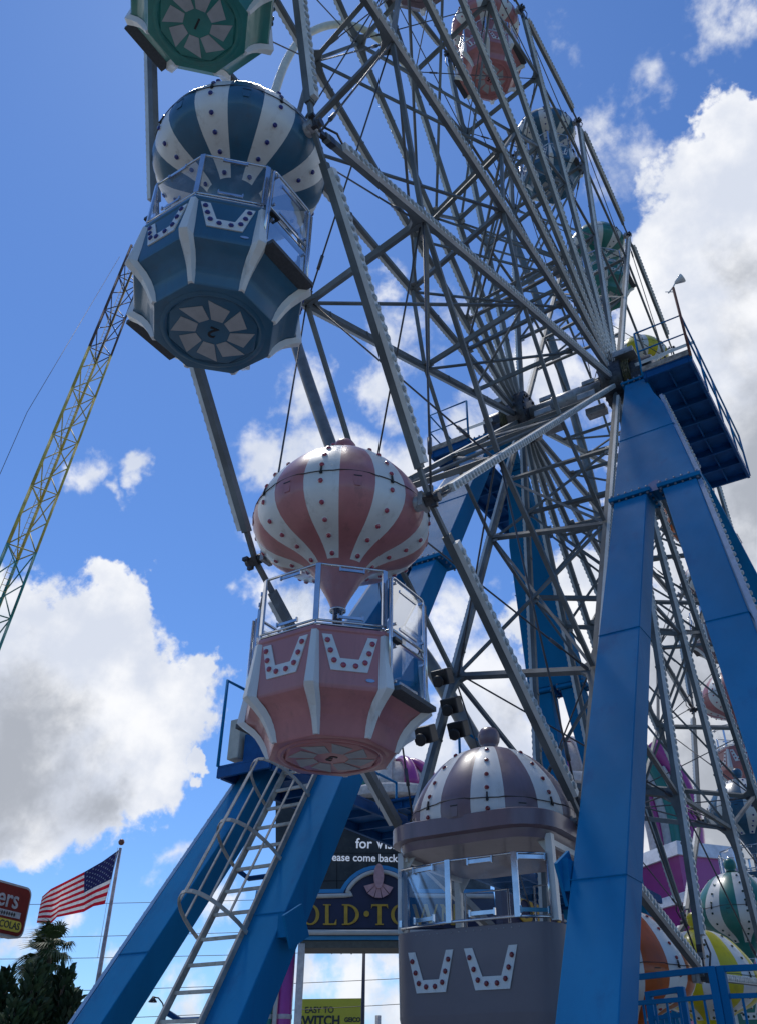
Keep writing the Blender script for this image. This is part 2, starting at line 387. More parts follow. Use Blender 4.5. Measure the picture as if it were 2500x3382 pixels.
    # thin tension rods with turnbuckles
    for (p, q) in ((node(k, W, RN), node(k+1, W-.04, R-.15)), (node(k, -W, RF), node(k+1, -W+.04, R-.15)),
                   (node(k, W-.06, RN-.05), node(k+1, -W+.06, RF+.05)), (node(k, -W+.06, RF-.05), node(k+1, W-.06, RN+.02))):
        mb = MB(); mb.tube([p, q], 0.0135, 6); d = (q-p).normalized(); c = p+(q-p)*0.82
        mb.tube([c, c+d*0.22], 0.026, 6); mb.beam(q-d*0.16, q, 0.035, 0.05)
        mb.build('tension_rod', m_rod, wheel)
# axle and hubs
RX = Matrix.Rotation(rad(90), 3, 'Y')
mb = MB(); mb.lathe([(0.2, -1.5), (0.2, -0.35), (0.235, -0.34), (0.235, 0.34), (0.2, 0.35), (0.2, 1.5)], 24, HUB, R=RX)
mb.build('axle', m_hub, wheel)
for s in (-1, 1):
    mb = MB(); mb.lathe([(0.3, -0.24), (0.62, -0.22), (0.62, -0.02), (0.5, 0.0), (0.5, 0.22), (0.38, 0.25), (0.3, 0.25)], 36, HUB+Vector((s*W, 0, 0)), R=RX if s > 0 else RX.inverted())
    for i in range(18):
        a = ang(i+1)+rad(10); c = HUB+Vector((s*(W-.22), .5*math.sin(a), -.5*math.cos(a))); mb.box(c, (0.08, 0.05, 0.05))
    mb.build('hub_plate', m_greasy, wheel)
    mb = MB()
    for i in range(5): mb.lathe([(0.43, -0.012), (0.445, 0), (0.43, 0.012)], 24, HUB+Vector((s*(W+.27+.035*i), 0, 0)), R=RX, cap=False)
    mb.build('slip_ring_cable', mat('yellow_cable', (0.10, 0.085, 0.03), 0.6, 0, 0.5, 20), wheel)
    mb = MB()
    for (yy, zz, sz) in ((-0.25, -0.30, (0.42, 0.22, 0.16)), (0.28, -0.34, (0.46, 0.24, 0.18)), (0.0, 0.30, (0.30, 0.16, 0.12))):
        mb = MB(); mb.box(HUB+Vector((s*(W-0.62), yy, zz)), sz); mb.build('junction_box', m_hub, wheel, bevel=0.015)
# black flood lamps clamped on one spoke
for (lx, ly) in ((965, 1478), (985, 1540), (1000, 1592), (928, 1603)):
    v_ = ray(lx, ly); p = CAM+v_*((-.95-CAM.x)/v_.x); fl = MB(); fl.box(p, (0.26, 0.21, 0.23), Matrix.Rotation(rad(25), 3, 'X')); fl.lathe([(0.06, 0), (0.085, 0.04), (0.085, 0.07)], 12, p+Vector((0, -0.1, -0.1)), R=Matrix.Rotation(rad(115), 3, 'X')); fl.build('flood_lamp', m_black, wheel, bevel=0.02)

# ------------------------------------------------------------------ gondolas
PROF = [(0.0, 0.93), (0.13, 0.925), (0.22, 0.905), (0.32, 0.875), (0.42, 0.83), (0.51, 0.77), (0.60, 0.69), (0.69, 0.585), (0.765, 0.49), (0.83, 0.39), (0.88, 0.29), (0.915, 0.2), (0.935, 0.11), (0.94, 0.02),
        (0.925, -0.07), (0.89, -0.145), (0.84, -0.21), (0.77, -0.268), (0.69, -0.315), (0.60, -0.352), (0.51, -0.385), (0.42, -0.43), (0.35, -0.475), (0.30, -0.525),
        (0.262, -0.575), (0.228, -0.63), (0.198, -0.69), (0.165, -0.75), (0.130, -0.815), (0.104, -0.87), (0.083, -0.92), (0.072, -0.965)]
LAMP_RH = [(0.52, 0.765), (0.69, 0.585), (0.84, 0.385), (0.915, 0.20), (0.935, -0.01), (0.848, -0.205), (0.70, -0.312), (0.515, -0.383), (0.335, -0.487)]
def pr(h):
    for (r1, h1), (r2, h2) in zip(PROF, PROF[1:]):
        if h2 <= h <= h1: return r1+(r2-r1)*(h1-h)/(h1-h2+1e-9)
    return 0
def az(a, r, h, c=Vector((0, 0, 0))):      # a = degrees from the -y side towards +x
    return Vector((r*math.sin(rad(a)), -r*math.cos(rad(a)), h))+c

lamp_meshes = {}
def lamp_mesh(kind):
    if kind not in lamp_meshes:
        mb = MB(); mb.lathe([(0.033, 0), (0.033, 0.004), (0.027, 0.006)], 8, cap=False, mi=1)
        mb.lathe([(0.027, 0.006), (0.026, 0.016), (0.017, 0.026), (0.0, 0.029)], 8, cap=False, smooth=False)
        me = bpy.data.meshes.new('lamp'); me.from_pydata([tuple(v) for v in mb.v], [], mb.f)
        me.materials.append(LM[kind]); me.materials.append(m_white); me.polygons.foreach_set('material_index', mb.m); me.update()
        lamp_meshes[kind] = me
    return lamp_meshes[kind]
def put_lamp(kind, p, nrm, parent):
    o = bpy.data.objects.new('lamp', lamp_mesh(kind)); COL.objects.link(o)
    o.matrix_basis = Matrix.Translation(p) @ Vector(nrm).to_track_quat('Z', 'Y').to_matrix().to_4x4(); o.parent = parent; return o

def canopy(g, kind, cone=True, nseg=8):
    prof = PROF if cone else [p for p in PROF if p[1] > -0.12]
    nz = len(prof); n = 16*nseg; mb = MB(); o = 0
    for (r, z) in prof:
        for k in range(n):
            a = 360.0*k/n; st = ((a-11.25) % 45.0); pink = st >= 22.5; u = (st % 22.5)/22.5
            bul = 1+(0.016 if pink else 0.006)*math.sin(math.pi*u)**0.5 * min(1, r*3)
            mb.v.append(az(a, r*bul, z))
    for i in range(nz-1):
        for k in range(n):
            a = 360.0*(k+0.5)/n; st = ((a-11.25) % 45.0); pink = st >= 22.5
            if prof[i][1] <= -0.50 or prof[i][1] > 0.90: pink = True
            mb.f.append([i*n+k, (i+1)*n+k, (i+1)*n+(k+1) % n, i*n+(k+1) % n]); mb.m.append(0 if pink else 1); mb.sm.append(True)
    c = mb.build('canopy', [GM[kind], m_white], g)
    mb = MB(); mb.lathe([(0.0, 0.25), (0.05, 0.243), (0.098, 0.22), (0.13, 0.17), (0.14, 0.12), (0.13, 0.06), (0.11, 0.02), (0.095, -0.01), (0.13, -0.04)], 24, (0, 0, 0.985)); mb.build('finial', GM[kind], g)
    mb = MB()
    pts = []
    for k in range(96):
        a = 360*k/96; st = (a-11.25) % 45; h = 0.115+(0.006 if st >= 22.5 else -0.006)
        pts.append(az(a, pr(h)+0.012, h))
    mb.tube(pts, 0.0055, 5, closed=True); mb.build('seam', m_seam, c)
    for i in range(8):
        a = 22.5+45*i; mb = MB(); p = az(a, pr(.12)+.02, .12); Rz = Matrix.Rotation(rad(a), 3, 'Z')
        mb.box(p, (0.018, 0.014, 0.10), Rz @ Matrix.Rotation(rad(-12), 3, 'X')); mb.box(p+Vector((0, 0, -.03)), (0.03, 0.022, 0.018), Rz)
        mb.build('latch', m_black, c)
        a = 45*i; h = 0.01
        if i not in (2, 6):
            mb = MB(); p = az(a, pr(h)*1.012, h); X = Vector((math.cos(rad(a)), math.sin(rad(a)), 0)); n = az(a, 1, -0.05); Y = n.cross(X).normalized()
            mb.prism([(-.05, .055), (-.03, -.07), (.03, -.07), (.05, .055)], 0.006, p-n*0.001, X, Y)
            mb.prism([(-.045, .05), (.045, .05), (.04, .037), (-.04, .037)][::-1], 0.007, p, X, Y, 1)  # black strip paints the shadow inside the vent, itself in canopy colour
            mb.build('vent_slot', [GM[kind], m_black], c)
    return c
def ring_lamps(kind, c, rows, hs):
    for a in rows:
        for (r, h) in hs:
            e = 0.01; t = az(a, pr(h+e)-0, h+e)-az(a, pr(h-e), h-e); nrm = az(a+90, 1, 0).cross(t).normalized()
            if nrm.dot(az(a, 1, 0)) < 0: nrm = -nrm
            put_lamp(kind, az(a, pr(h)*1.006, h), nrm, c)

def make_gondola(kind, detail=True):
    g = thing('gondola', 'x', 'gondola', (0, 0, 0), 'balloon shaped gondolas hung round the ferris wheel')
    c = canopy(g, kind)
    if detail: ring_lamps(kind, c, [22.5+45*i for i in range(8)], LAMP_RH)
    else:
        for i in range(8):
            mb = MB()
            for (r, h) in LAMP_RH: mb.lathe([(0.0, -0.03), (0.03, 0), (0.0, 0.03)], 6, az(22.5+45*i, pr(h)+0.01, h), cap=False)
            mb.build('lamp_row', LM[kind], c)
    # chrome collar, pole and wheel table
    mb = MB(); mb.lathe([(0.075, -0.96), (0.085, -0.965), (0.085, -0.985), (0.052, -0.99), (0.052, -1.75)], 16); mb.build('centre_pole', m_chrome, g)
    mb = MB(); mb.lathe([(0.05, -1.62), (0.26, -1.62), (0.27, -1.60), (0.26, -1.58), (0.05, -1.58)], 24); mb.build('turning_wheel', m_chrome, g)
    # pivot stubs
    for s in (-1, 1):
        mb = MB(); mb.lathe([(0.085, 0.88), (0.085, 1.0), (0.06, 1.0), (0.06, 1.07)], 14, R=Matrix.Rotation(rad(90*s), 3, 'Y'))
        mb.box((s*1.03, 0, 0), (0.05, 0.17, 0.17)); mb.build('pivot_stub', m_hub, g)
    # basket
    CO = [22.5+45*i for i in range(8)]
    prof = [(0.79, -1.545), (0.85, -1.545), (0.855, -1.585), (0.84, -1.60), (0.875, -2.11), (0.86, -2.145), (0.785, -2.19), (0.72, -2.25), (0.67, -2.32), (0.635, -2.39), (0.612, -2.46), (0.60, -2.49),
            (0.47, -2.49), (0.46, -2.475), (0.44, -2.50), (0.0, -2.50)]
    mb = MB(); N = 8
    for (r, z) in prof:
        for a in CO: mb.v.append(az(a, r, z))
    for i in range(len(prof)-1):
        for k in range(N):
            face_az = 45*(k+1)
            if face_az in (90, 270) and 3 <= i <= 3: continue      # doorways
            mb.f.append([i*N+k, (i+1)*N+k, (i+1)*N+(k+1) % N, i*N+(k+1) % N]); mb.m.append(0); mb.sm.append(False)
    # recessed round panel below and inside floor
    mb.lathe([(0.50, -2.492), (0.475, -2.503), (0.455, -2.503), (0.445, -2.494)], 40, cap=False)
    mb.lathe([(0.0, -2.12), (0.80, -2.12)], 8, a0=rad(22.5), smooth=False, cap=False, mi=1)
    mb.sm = [True]*len(mb.sm); bas = mb.build('basket', [GM[kind], m_step], g, bevel=0.008); es = bas.modifiers.new('split', 'EDGE_SPLIT'); es.split_angle = rad(26)
    # fan of swirl plates and number
    for i in range(8):
        mb = MB(); a = 45*i+10
        def P2(t, r): return (r*math.cos(rad(t)), r*math.sin(rad(t)))
        q = [P2(a-18, 0.165), P2(a+20, 0.165), P2(a+15, 0.335), P2(a-19, 0.40)]
        mb.prism(q[::-1], 0.006, (0, 0, -2.5005), (1, 0, 0), (0, 1, 0)) if False else mb.prism([(x, -y) for x, y in q], 0.006, (0, 0, -2.5005), (1, 0, 0), (0, -1, 0))
        mb.build('fan_plate', m_fan, bas)
    # light panels, one each on the six closed faces
    for fa in (0, 45, 135, 180, 225, 315):
        X = Vector((math.cos(rad(fa)), math.sin(rad(fa)), 0)); n0 = az(fa, 1, 0)
        ra = 0.84*math.cos(rad(22.5)); rb = 0.875*math.cos(rad(22.5))
        top = n0*ra+Vector((0, 0, -1.60)); bot = n0*rb+Vector((0, 0, -2.11)); Y = (top-bot).normalized(); nrm = X.cross(Y)
        poly = [(-.255, -.035), (-.165, -.035), (-.085, -.265), (.085, -.265), (.165, -.035), (.255, -.035), (.165, -.385), (-.165, -.385)]
        mb = MB(); o = top+nrm*0.001
        lo = [o+X*p[0]+Y*p[1] for p in poly]; hi = [q+nrm*0.012 for q in lo]; n = 8
        mb.add(lo+hi, [(8, 9, 10, 15), (15, 10, 11, 14), (14, 11, 12, 13)][::1]+[(i, (i+1) % n, n+(i+1) % n, n+i) for i in range(n)], 0)
        lp = mb.build('light_panel', m_white, bas)
        if detail:
            for (u, v) in ((-.205, -.10), (-.175, -.20), (-.14, -.295), (-.055, -.335), (.055, -.335), (.14, -.295), (.175, -.20), (.205, -.10)):
                put_lamp(kind, o+X*u+Y*v+nrm*0.012, nrm, lp)
        else:
            mb = MB()
            for (u, v) in ((-.205, -.10), (-.175, -.20), (-.14, -.295), (-.055, -.335), (.055, -.335), (.14, -.295), (.175, -.20), (.205, -.10)):
                mb.lathe([(0.0, -0.03), (0.03, 0), (0.0, 0.03)], 6, o+X*u+Y*v+nrm*0.015, cap=False)
            mb.build('lamp_row', LM[kind], lp)
    # white ribs on the corners: upper pillar, cap and the tapering foot below
    for a in CO:
        X = Vector((math.cos(rad(a)), math.sin(rad(a)), 0)); mb = MB()
        secs = [(0.032, 0.845, 0.865, -1.60), (0.044, 0.865, 0.900, -1.88), (0.055, 0.88, 0.932, -2.10), (0.055, 0.88, 0.935, -2.13), (0.053, 0.85, 0.905, -2.155),
                (0.048, 0.775, 0.828, -2.21), (0.040, 0.71, 0.752, -2.28), (0.032, 0.66, 0.695, -2.36), (0.029, 0.625, 0.65, -2.44), (0.028, 0.602, 0.622, -2.485)]
        o = len(mb.v)
        for (hw, ri, ro, z) in secs:
            for (x, r) in ((-hw*1.25, ri-0.03), (-hw*0.72, ro), (hw*0.72, ro), (hw*1.25, ri-0.03)): mb.v.append(az(a, r, z)+X*x)
        for i in range(len(secs)-1):
            for k in range(3): mb.f.append([o+i*4+k, o+(i+1)*4+k, o+(i+1)*4+k+1, o+i*4+k+1]); mb.m.append(0); mb.sm.append(False)
        mb.f.append([o, o+1, o+2, o+3]); mb.m.append(0); mb.sm.append(False)
        e = o+(len(secs)-1)*4; mb.f.append([e+3, e+2, e+1, e]); mb.m.append(0); mb.sm.append(False)
        mb.build('corner_rib', m_white, bas)
    # small oval maker's badge
    mb = MB(); n0 = az(45, 1, 0); X = Vector((math.cos(rad(45)), math.sin(rad(45)), 0)); Y = Vector((0.06*n0.x, 0.06*n0.y, -.5)).normalized()*-1
    c0 = n0*(0.873*math.cos(rad(22.5))+.002)+Vector((0, 0, -2.055))
    mb.prism([(0.19+0.042*math.cos(t*math.pi/6), 0.018*math.sin(t*math.pi/6)) for t in range(12)], 0.004, c0, X, Y); mb.build('badge', m_chrome, bas)
    # windscreens on six faces
    RT, ZT, ZB = 0.83, -0.90, -1.49
    for fa in (0, 45, 135, 180, 225, 315):
        a1, a2 = fa-22.5, fa+22.5; p1 = az(a1, RT, ZB); p2 = az(a2, RT, ZB); q1 = az(a1, RT, ZT); q2 = az(a2, RT, ZT)
        e = (p2-p1).normalized()
        mb = MB(); mb.add([p1+e*.03+Vector((0, 0, .02)), p2-e*.03+Vector((0, 0, .02)), q2-e*.03-Vector((0, 0, .02)), q1+e*.03-Vector((0, 0, .02))], [(0, 1, 2, 3)])
        mb.build('glass_pane', m_glass, g)
        mb = MB(); mb.tube([q1, q2], 0.0125, 6); mb.build('top_rail', m_chrome, g); mb = MB(); mb.tube([p1, p2], 0.0125, 6); mb.build('bottom_rail', m_chrome, g); mb = MB()
        mb.tube([p1+Vector((0, 0, -.035)), p2+Vector((0, 0, -.035))], 0.010, 6); mb.build('lower_bar', m_chrome, g)
        for s_, zz in ((ZT-.045, 1), (ZB+.045, 0)):
            mb = MB(); m_ = az(fa, RT*math.cos(rad(22.5))+.012, s_); mb.beam(m_-e*0.12, m_+e*0.12, 0.012, 0.028, (0, 0, 1)) if False else mb.box(m_, (0.24, 0.014, 0.026), Matrix.Rotation(rad(fa), 3, 'Z'))
            for t in (-.115, .115): mb.box(m_+e*t+az(fa, .008, 0), (0.014, 0.02, 0.045), Matrix.Rotation(rad(fa), 3, 'Z'))
            mb.build('glass_clamp', m_chrome, g)
    for a in CO:
        mb = MB(); mb.box(az(a, RT, (ZT+ZB)/2), (0.05, 0.022, ZT-ZB), Matrix.Rotation(rad(a), 3, 'Z')); mb.tube([az(a, RT, ZB), az(a, RT, ZB-.06)], .009, 6)
        mb.build('screen_post', m_chrome, g)
    # doors on the two sides that face the wheel planes
    for s in (-1, 1):
        ax = 90*s; rr = 0.885*math.cos(rad(22.5)); y1, y2 = -0.295, 0.295; zt, zb = -0.96, -2.08
        x = s*rr; dr = MB()
        def rounded(x_, y1_, y2_, z1_, z2_, r_):
            P_ = []
            for (cy, cz, t0) in ((y2_-r_, z1_-r_, 0), (y1_+r_, z1_-r_, 90), (y1_+r_, z2_+r_, 180), (y2_-r_, z2_+r_, 270)):
                for t in (0, 30, 60, 90): P_.append((x_, cy+r_*math.cos(rad(t0+t)), cz+r_*math.sin(rad(t0+t))))
            return P_
        dr.tube(rounded(x+s*.01, y1, y2, zt, zb, .05), 0.016, 6, closed=True)
        dr.tube([(x+s*.01, y1, -1.52), (x+s*.01, y2, -1.52)], .013, 6); dr.tube([(x+s*.01, y1, -1.60), (x+s*.01, y2, -1.60)], .010, 6)
        dr.tube([(x+s*.015, y1-.03, zt-.05), (x+s*.015, y1-.03, zb-.02)], .013, 6); dr.tube([(x+s*.015, y2+.03, zt-.05), (x+s*.015, y2+.03, zb-.02)], .013, 6)
        for (yy, zz) in ((y1+.05, -1.02), (y2-.05, -1.02), (y1+.05, -1.45), (y2-.05, -1.45), (y1+.05, -1.68), (y2-.05, -1.68), (y1+.05, -2.02), (y2-.05, -2.02)): dr.box((x+s*.02, yy, zz), (.03, .022, .022))
        for zz in (-1.06, -1.46, -2.0): dr.box((x+s*.012, 0, zz), (.014, .30, .026))
        d = dr.build('door', m_chrome, g)
        mb = MB(); mb.add([(x+s*.01, y1+.03, zt-.03), (x+s*.01, y2-.03, zt-.03), (x+s*.01, y2-.03, -1.50), (x+s*.01, y1+.03, -1.50)], [(0, 1, 2, 3)]); mb.build('door_glass', m_glass, d)
        mb = MB(); mb.add([(x+s*.01, y1+.03, -1.62), (x+s*.01, y2-.03, -1.62), (x+s*.01, y2-.03, zb+.03), (x+s*.01, y1+.03, zb+.03)], [(0, 1, 2, 3)]); mb.build('door_glass', m_glass, d)
        mb = MB(); mb.box((x+s*.03, y1+.06, -1.62), (.05, .12, .03)); mb.build('door_handle', m_black, d)
        mb = MB(); mb.box((s*0.865, 0, -2.115), (.15, .62, .045)); mb.build('step_plate', m_step, g)
    # seats inside
    mb = MB()
    for a in (0, 45, 135, 180, 225, 315): mb.box(az(a, .60, -1.80), (.50, .24, .05), Matrix.Rotation(rad(a), 3, 'Z')); mb.box(az(a, .735, -1.66), (.54, .04, .26), Matrix.Rotation(rad(a), 3, 'Z'))
    mb.build('bench_seat', m_seat, g)
    return g

def set_number(g, num, kind):
    mb = text_mb(str(num), 0.19, (0, 0, -2.5), (-0.42, -0.91, 0), (-0.91, 0.42, 0), 0.005, 0.012)
    o = mb.build('number', m_digit, None); o.parent = g
CYC = ['green', 'blue', 'pink', 'grey', 'orange', 'yellow']
LBL = {1: 'green and white balloon gondola at the top left edge, its underside numbered 1',
       2: 'blue and white striped balloon gondola just below the green one, underside numbered 2',
       3: 'pink and white striped balloon gondola hanging above the ladder, underside numbered 3',
       5: 'orange and white balloon gondola low down behind the right blue leg and railing',
       6: 'yellow and white balloon gondola low down behind the blue railing post',
       7: 'green striped balloon gondola just above the yellow one at the right edge',
       8: 'blue striped balloon gondola at the right edge under the pink gondola basket',
       9: 'pink striped gondola low on the right between the two blue tower legs',
       10: 'grey striped gondola seen between the blue tower legs above the pink one',
       11: 'orange gondola glimpsed in the gap just under the bolted flange',
       12: 'yellow striped balloon gondola peeping over the high blue platform',
       13: 'green striped gondola behind the spokes just above the yellow one',
       14: 'blue striped gondola behind the spokes between the pink and the green',
       15: 'pink striped gondola behind the spokes high at the top right',
       16: 'grey gondola at the top edge of which only the underside shows',
       17: 'orange gondola at the top of the wheel, left of the topmost grey one',
       18: 'yellow gondola at the top of the wheel next to the green number 1'}
protos = {}
order = [1, 2, 3, 5, 6, 7, 8, 9, 10, 11, 12, 13, 14, 15, 16]
for k in order:
    kind = CYC[(k-1) % 6]; det = k in (1, 2, 3, 5, 6, 7, 8)
    key = (kind, det)
    if key not in protos: protos[key] = make_gondola(kind, det); g = protos[key]; nums = None
    else: g = copy_tree(protos[key])
    g.location = node(k, {1: 0.15, 2: 0.13}.get(k, 0.05)); g['label'] = LBL[k]
    g['_k'] = k
for g in [o for o in COL.objects if o.parent is None and '_k' in o]:
    k = g['_k']; set_number(g, k, None); del g['_k']

# the wide wheelchair cabin (fourth position)
def make_cabin():
    g = thing('accessible_gondola', 'grey purple domed cabin with flat front and white V panels at the bottom centre', 'gondola', (0, 0, 0), 'balloon shaped gondolas hung round the ferris wheel')
    c = canopy(g, 'grey', cone=False)
    ring_lamps('grey', c, [22.5+45*i for i in range(8)], [(.52, .76), (.69, .585), (.84, .385), (.915, .22), (.935, -.005)])
    def outline(hx, hyf, hyb, r, bulge=0.0, n=6):
        P_ = []
        for (cx, cy, t0) in ((hx-r, hyb-r, 0), (-hx+r, hyb-r, 90), (-hx+r, -hyf+r, 180), (hx-r, -hyf+r, 270)):
            for t in range(n+1): a = rad(t0+90*t/n); P_.append((cx+r*math.cos(a), cy+r*math.sin(a)))
        return P_
    def slab(name, m, rows, parent, bev=0, cap=True):
        mb = MB(); n = None
        for (hx, hyf, hyb, r, z) in rows:
            P_ = outline(hx, hyf, hyb, r); n = len(P_); mb.v += [Vector((x, y, z)) for x, y in P_]
        for i in range(len(rows)-1):
            for k in range(n): mb.f.append([i*n+k, i*n+(k+1) % n, (i+1)*n+(k+1) % n, (i+1)*n+k]); mb.m.append(0); mb.sm.append(True)
        if cap: mb.f.append(list(range(n))[::-1]); mb.m.append(0); mb.sm.append(False); L = (len(rows)-1)*n; mb.f.append([L+k for k in range(n)]); mb.m.append(0); mb.sm.append(False)
        o = mb.build(name, m, parent)
        md = o.modifiers.new('edge', 'EDGE_SPLIT'); md.split_angle = rad(32); return o
    pm = GM['grey']
    slab('roof_brim', pm, [(0.93, .86, .9, .40, -.245), (0.96, .89, .93, .43, -.17), (0.96, .89, .93, .43, -.155), (1.04, .975, 1.0, .50, -.14), (1.04, .975, 1.0, .50, .03), (1.01, .945, .97, .48, .045)], g)
    body = mat('grey_cabin_paint', (0.185, 0.165, 0.18), 0.6, 0, 0.06, 1.2, 0.05, 30, coat=0.1)
    slab('cabin_body', body, [(0.86, .58, .80, .26, -2.45), (0.94, .70, .88, .30, -2.25), (0.99, .795, .92, .34, -1.92), (0.985, .80, .92, .34, -1.905), (0.998, .81, .92, .34, -1.12), (.975, .79, .90, .33, -1.112)], g)
    # posts, back frame
    for (x, y) in ((-.93, -.58), (.93, -.58), (-.93, .78), (.93, .78)):
        mb = MB(); mb.box((x, y, -.66), (.075, .085, .86)); mb.prism([(0, 0), (.16, 0), (0, -.22)], .01, (x-(.02 if x > 0 else -.02), y+.03, -.25), (-1 if x > 0 else 1, 0, 0), (0, 0, 1)); mb.build('roof_post', m_white, g)
    mb = MB(); mb.box((.91, .08, -.285), (.05, 1.35, .09)); mb.build('roof_frame', m_white, g); mb = MB(); mb.box((-.88, .08, -.285), (.05, 1.35, .09)); mb.build('roof_frame', m_white, g)
    mb = MB(); mb.box((0, .30, -.245), (1.7, .5, .02)); mb.build('ceiling_panel', mat('dusty_brown_panel', (.09, .075, .075), .7), g)
    # windscreen, follows the rounded front
    pts = [(-1.0, -.34), (-.87, -.70), (-.18, -.845), (.62, -.835), (.90, -.64)]
    for z, rr in ((-.44, .014), (-1.06, .016)):
        mb = MB(); mb.tube([(x, y, z) for x, y in pts], rr, 8); mb.build('screen_rail', m_chrome, g)
    for (x1, y1), (x2, y2) in zip(pts, pts[1:]):
        mb = MB(); mb.add([(x1, y1, -.455), (x2, y2, -.455), (x2, y2, -1.045), (x1, y1, -1.045)], [(0, 1, 2, 3)]); mb.build('glass_pane', m_glass, g)
        L = math.hypot(x2-x1, y2-y1)
        if L > .3:
            a = math.atan2(y2-y1, x2-x1); n = Vector((y2-y1, -(x2-x1), 0)).normalized()
            for z in (-.48, -1.00):
                mb = MB(); m_ = Vector(((x1+x2)/2, (y1+y2)/2, z))+n*.012; mb.box(m_, (.30, .014, .04), Matrix.Rotation(a, 3, 'Z'))
                for t in (-.145, .145): mb.box(m_+Vector((math.cos(a), math.sin(a), 0))*t+n*.01, (.016, .03, .07), Matrix.Rotation(a, 3, 'Z'))
                mb.build('glass_clamp', m_chrome, g)
    for (x, y) in ((-.18, -.857), (.62, -.847)):
        mb = MB(); mb.box((x, y, -.75), (.065, .024, .64)); mb.build('screen_post', m_chrome, g)
    mb = MB()
    for (x, y) in ((-1.0, -.34), (.90, -.64)): mb.tube([(x, y, -.44), (x, y, -1.07)], .014, 6)
    # rear door frames seen through the glass
    for (x1, x2, y) in ((-.85, -.25, .80), (.1, .85, .80)):
        mb.tube([(x1, y, -.45), (x2, y, -.45), (x2, y, -1.75), (x1, y, -1.75)], .016, 6, closed=True); mb.tube([(x1, y, -1.1), (x2, y, -1.1)], .012, 6)
    for zz in (-.45, -1.08): mb.tube([(.965, -.45, zz), (.965, .15, zz), (.965, .62, zz)], .014, 6)
    mb.build('door_frame', m_chrome, g)
    mb = MB(); mb.box((.35, .55, -1.55), (.9, .35, .06)); mb.box((.35, .72, -1.3), (.9, .05, .45)); mb.build('bench_seat', m_seat, g)
    # seams, hinges and rivets of the lower body
    mb = MB(); mb.beam((1.0, -.30, -1.14), (.999, -.30, -1.88), .006, .012); mb.beam((1.0, .42, -1.14), (.999, .42, -1.88), .006, .012); mb.build('door_gap', m_seam, g)
    for zz in (-1.25, -1.75):
        mb = MB(); mb.box((1.005, -.30, zz), (.02, .06, .10)); mb.build('hinge', m_chrome, g)
    mb = MB()
    for i in range(15): mb.lathe([(.009, 0), (.006, .006), (0, .007)], 6, (-.62+i*.088, -.811, -1.155), R=Matrix.Rotation(rad(90), 3, 'X'), cap=False)
    mb.build('rivet_row', m_hub, g)
    # two white U panels with red lamps
    for (cx, sc_) in ((-.44, .97), (.27, 1.07)):
        y = -.812; poly = [(-.285, 0), (-.195, 0), (-.10, -.27), (.10, -.27), (.195, 0), (.285, 0), (.18, -.39), (-.18, -.39)]
        poly = [(x*sc_, z) for x, z in poly]; mb = MB(); o = Vector((cx, y, -1.32))
        lo = [o+Vector((p[0], 0, p[1])) for p in poly]; hi = [q+Vector((0, -.008, 0)) for q in lo]
        mb.add(lo+hi, [(8, 9, 10, 15), (15, 10, 11, 14), (14, 11, 12, 13)]+[(i, (i+1) % 8, 8+(i+1) % 8, 8+i) for i in range(8)])
        lp = mb.build('light_panel', m_white, g)
        for (u, v) in ((-.225, -.09), (-.185, -.20), (-.145, -.30), (-.055, -.335), (.055, -.335), (.145, -.30), (.185, -.20), (.225, -.09)): put_lamp('grey', o+Vector((u*sc_, -.008, v)), (0, -1, 0), lp)
    for s in (-1, 1):
        mb = MB(); mb.lathe([(0.085, 0.88), (0.085, 1.0), (0.06, 1.0), (0.06, 1.07)], 14, R=Matrix.Rotation(rad(90*s), 3, 'Y')); mb.build('pivot_stub', m_hub, g)
    return g
g4 = make_cabin()
for ch in g4.children:
    if ch.name.startswith('canopy'): ch.scale = (1.045, 1.045, 1.045); ch.location.z += .045
    if ch.name.startswith('finial'): ch.location.z += .085
    if ch.name.startswith('roof_brim'): ch.location.z -= .035
g4.location = node(4, 0.03)

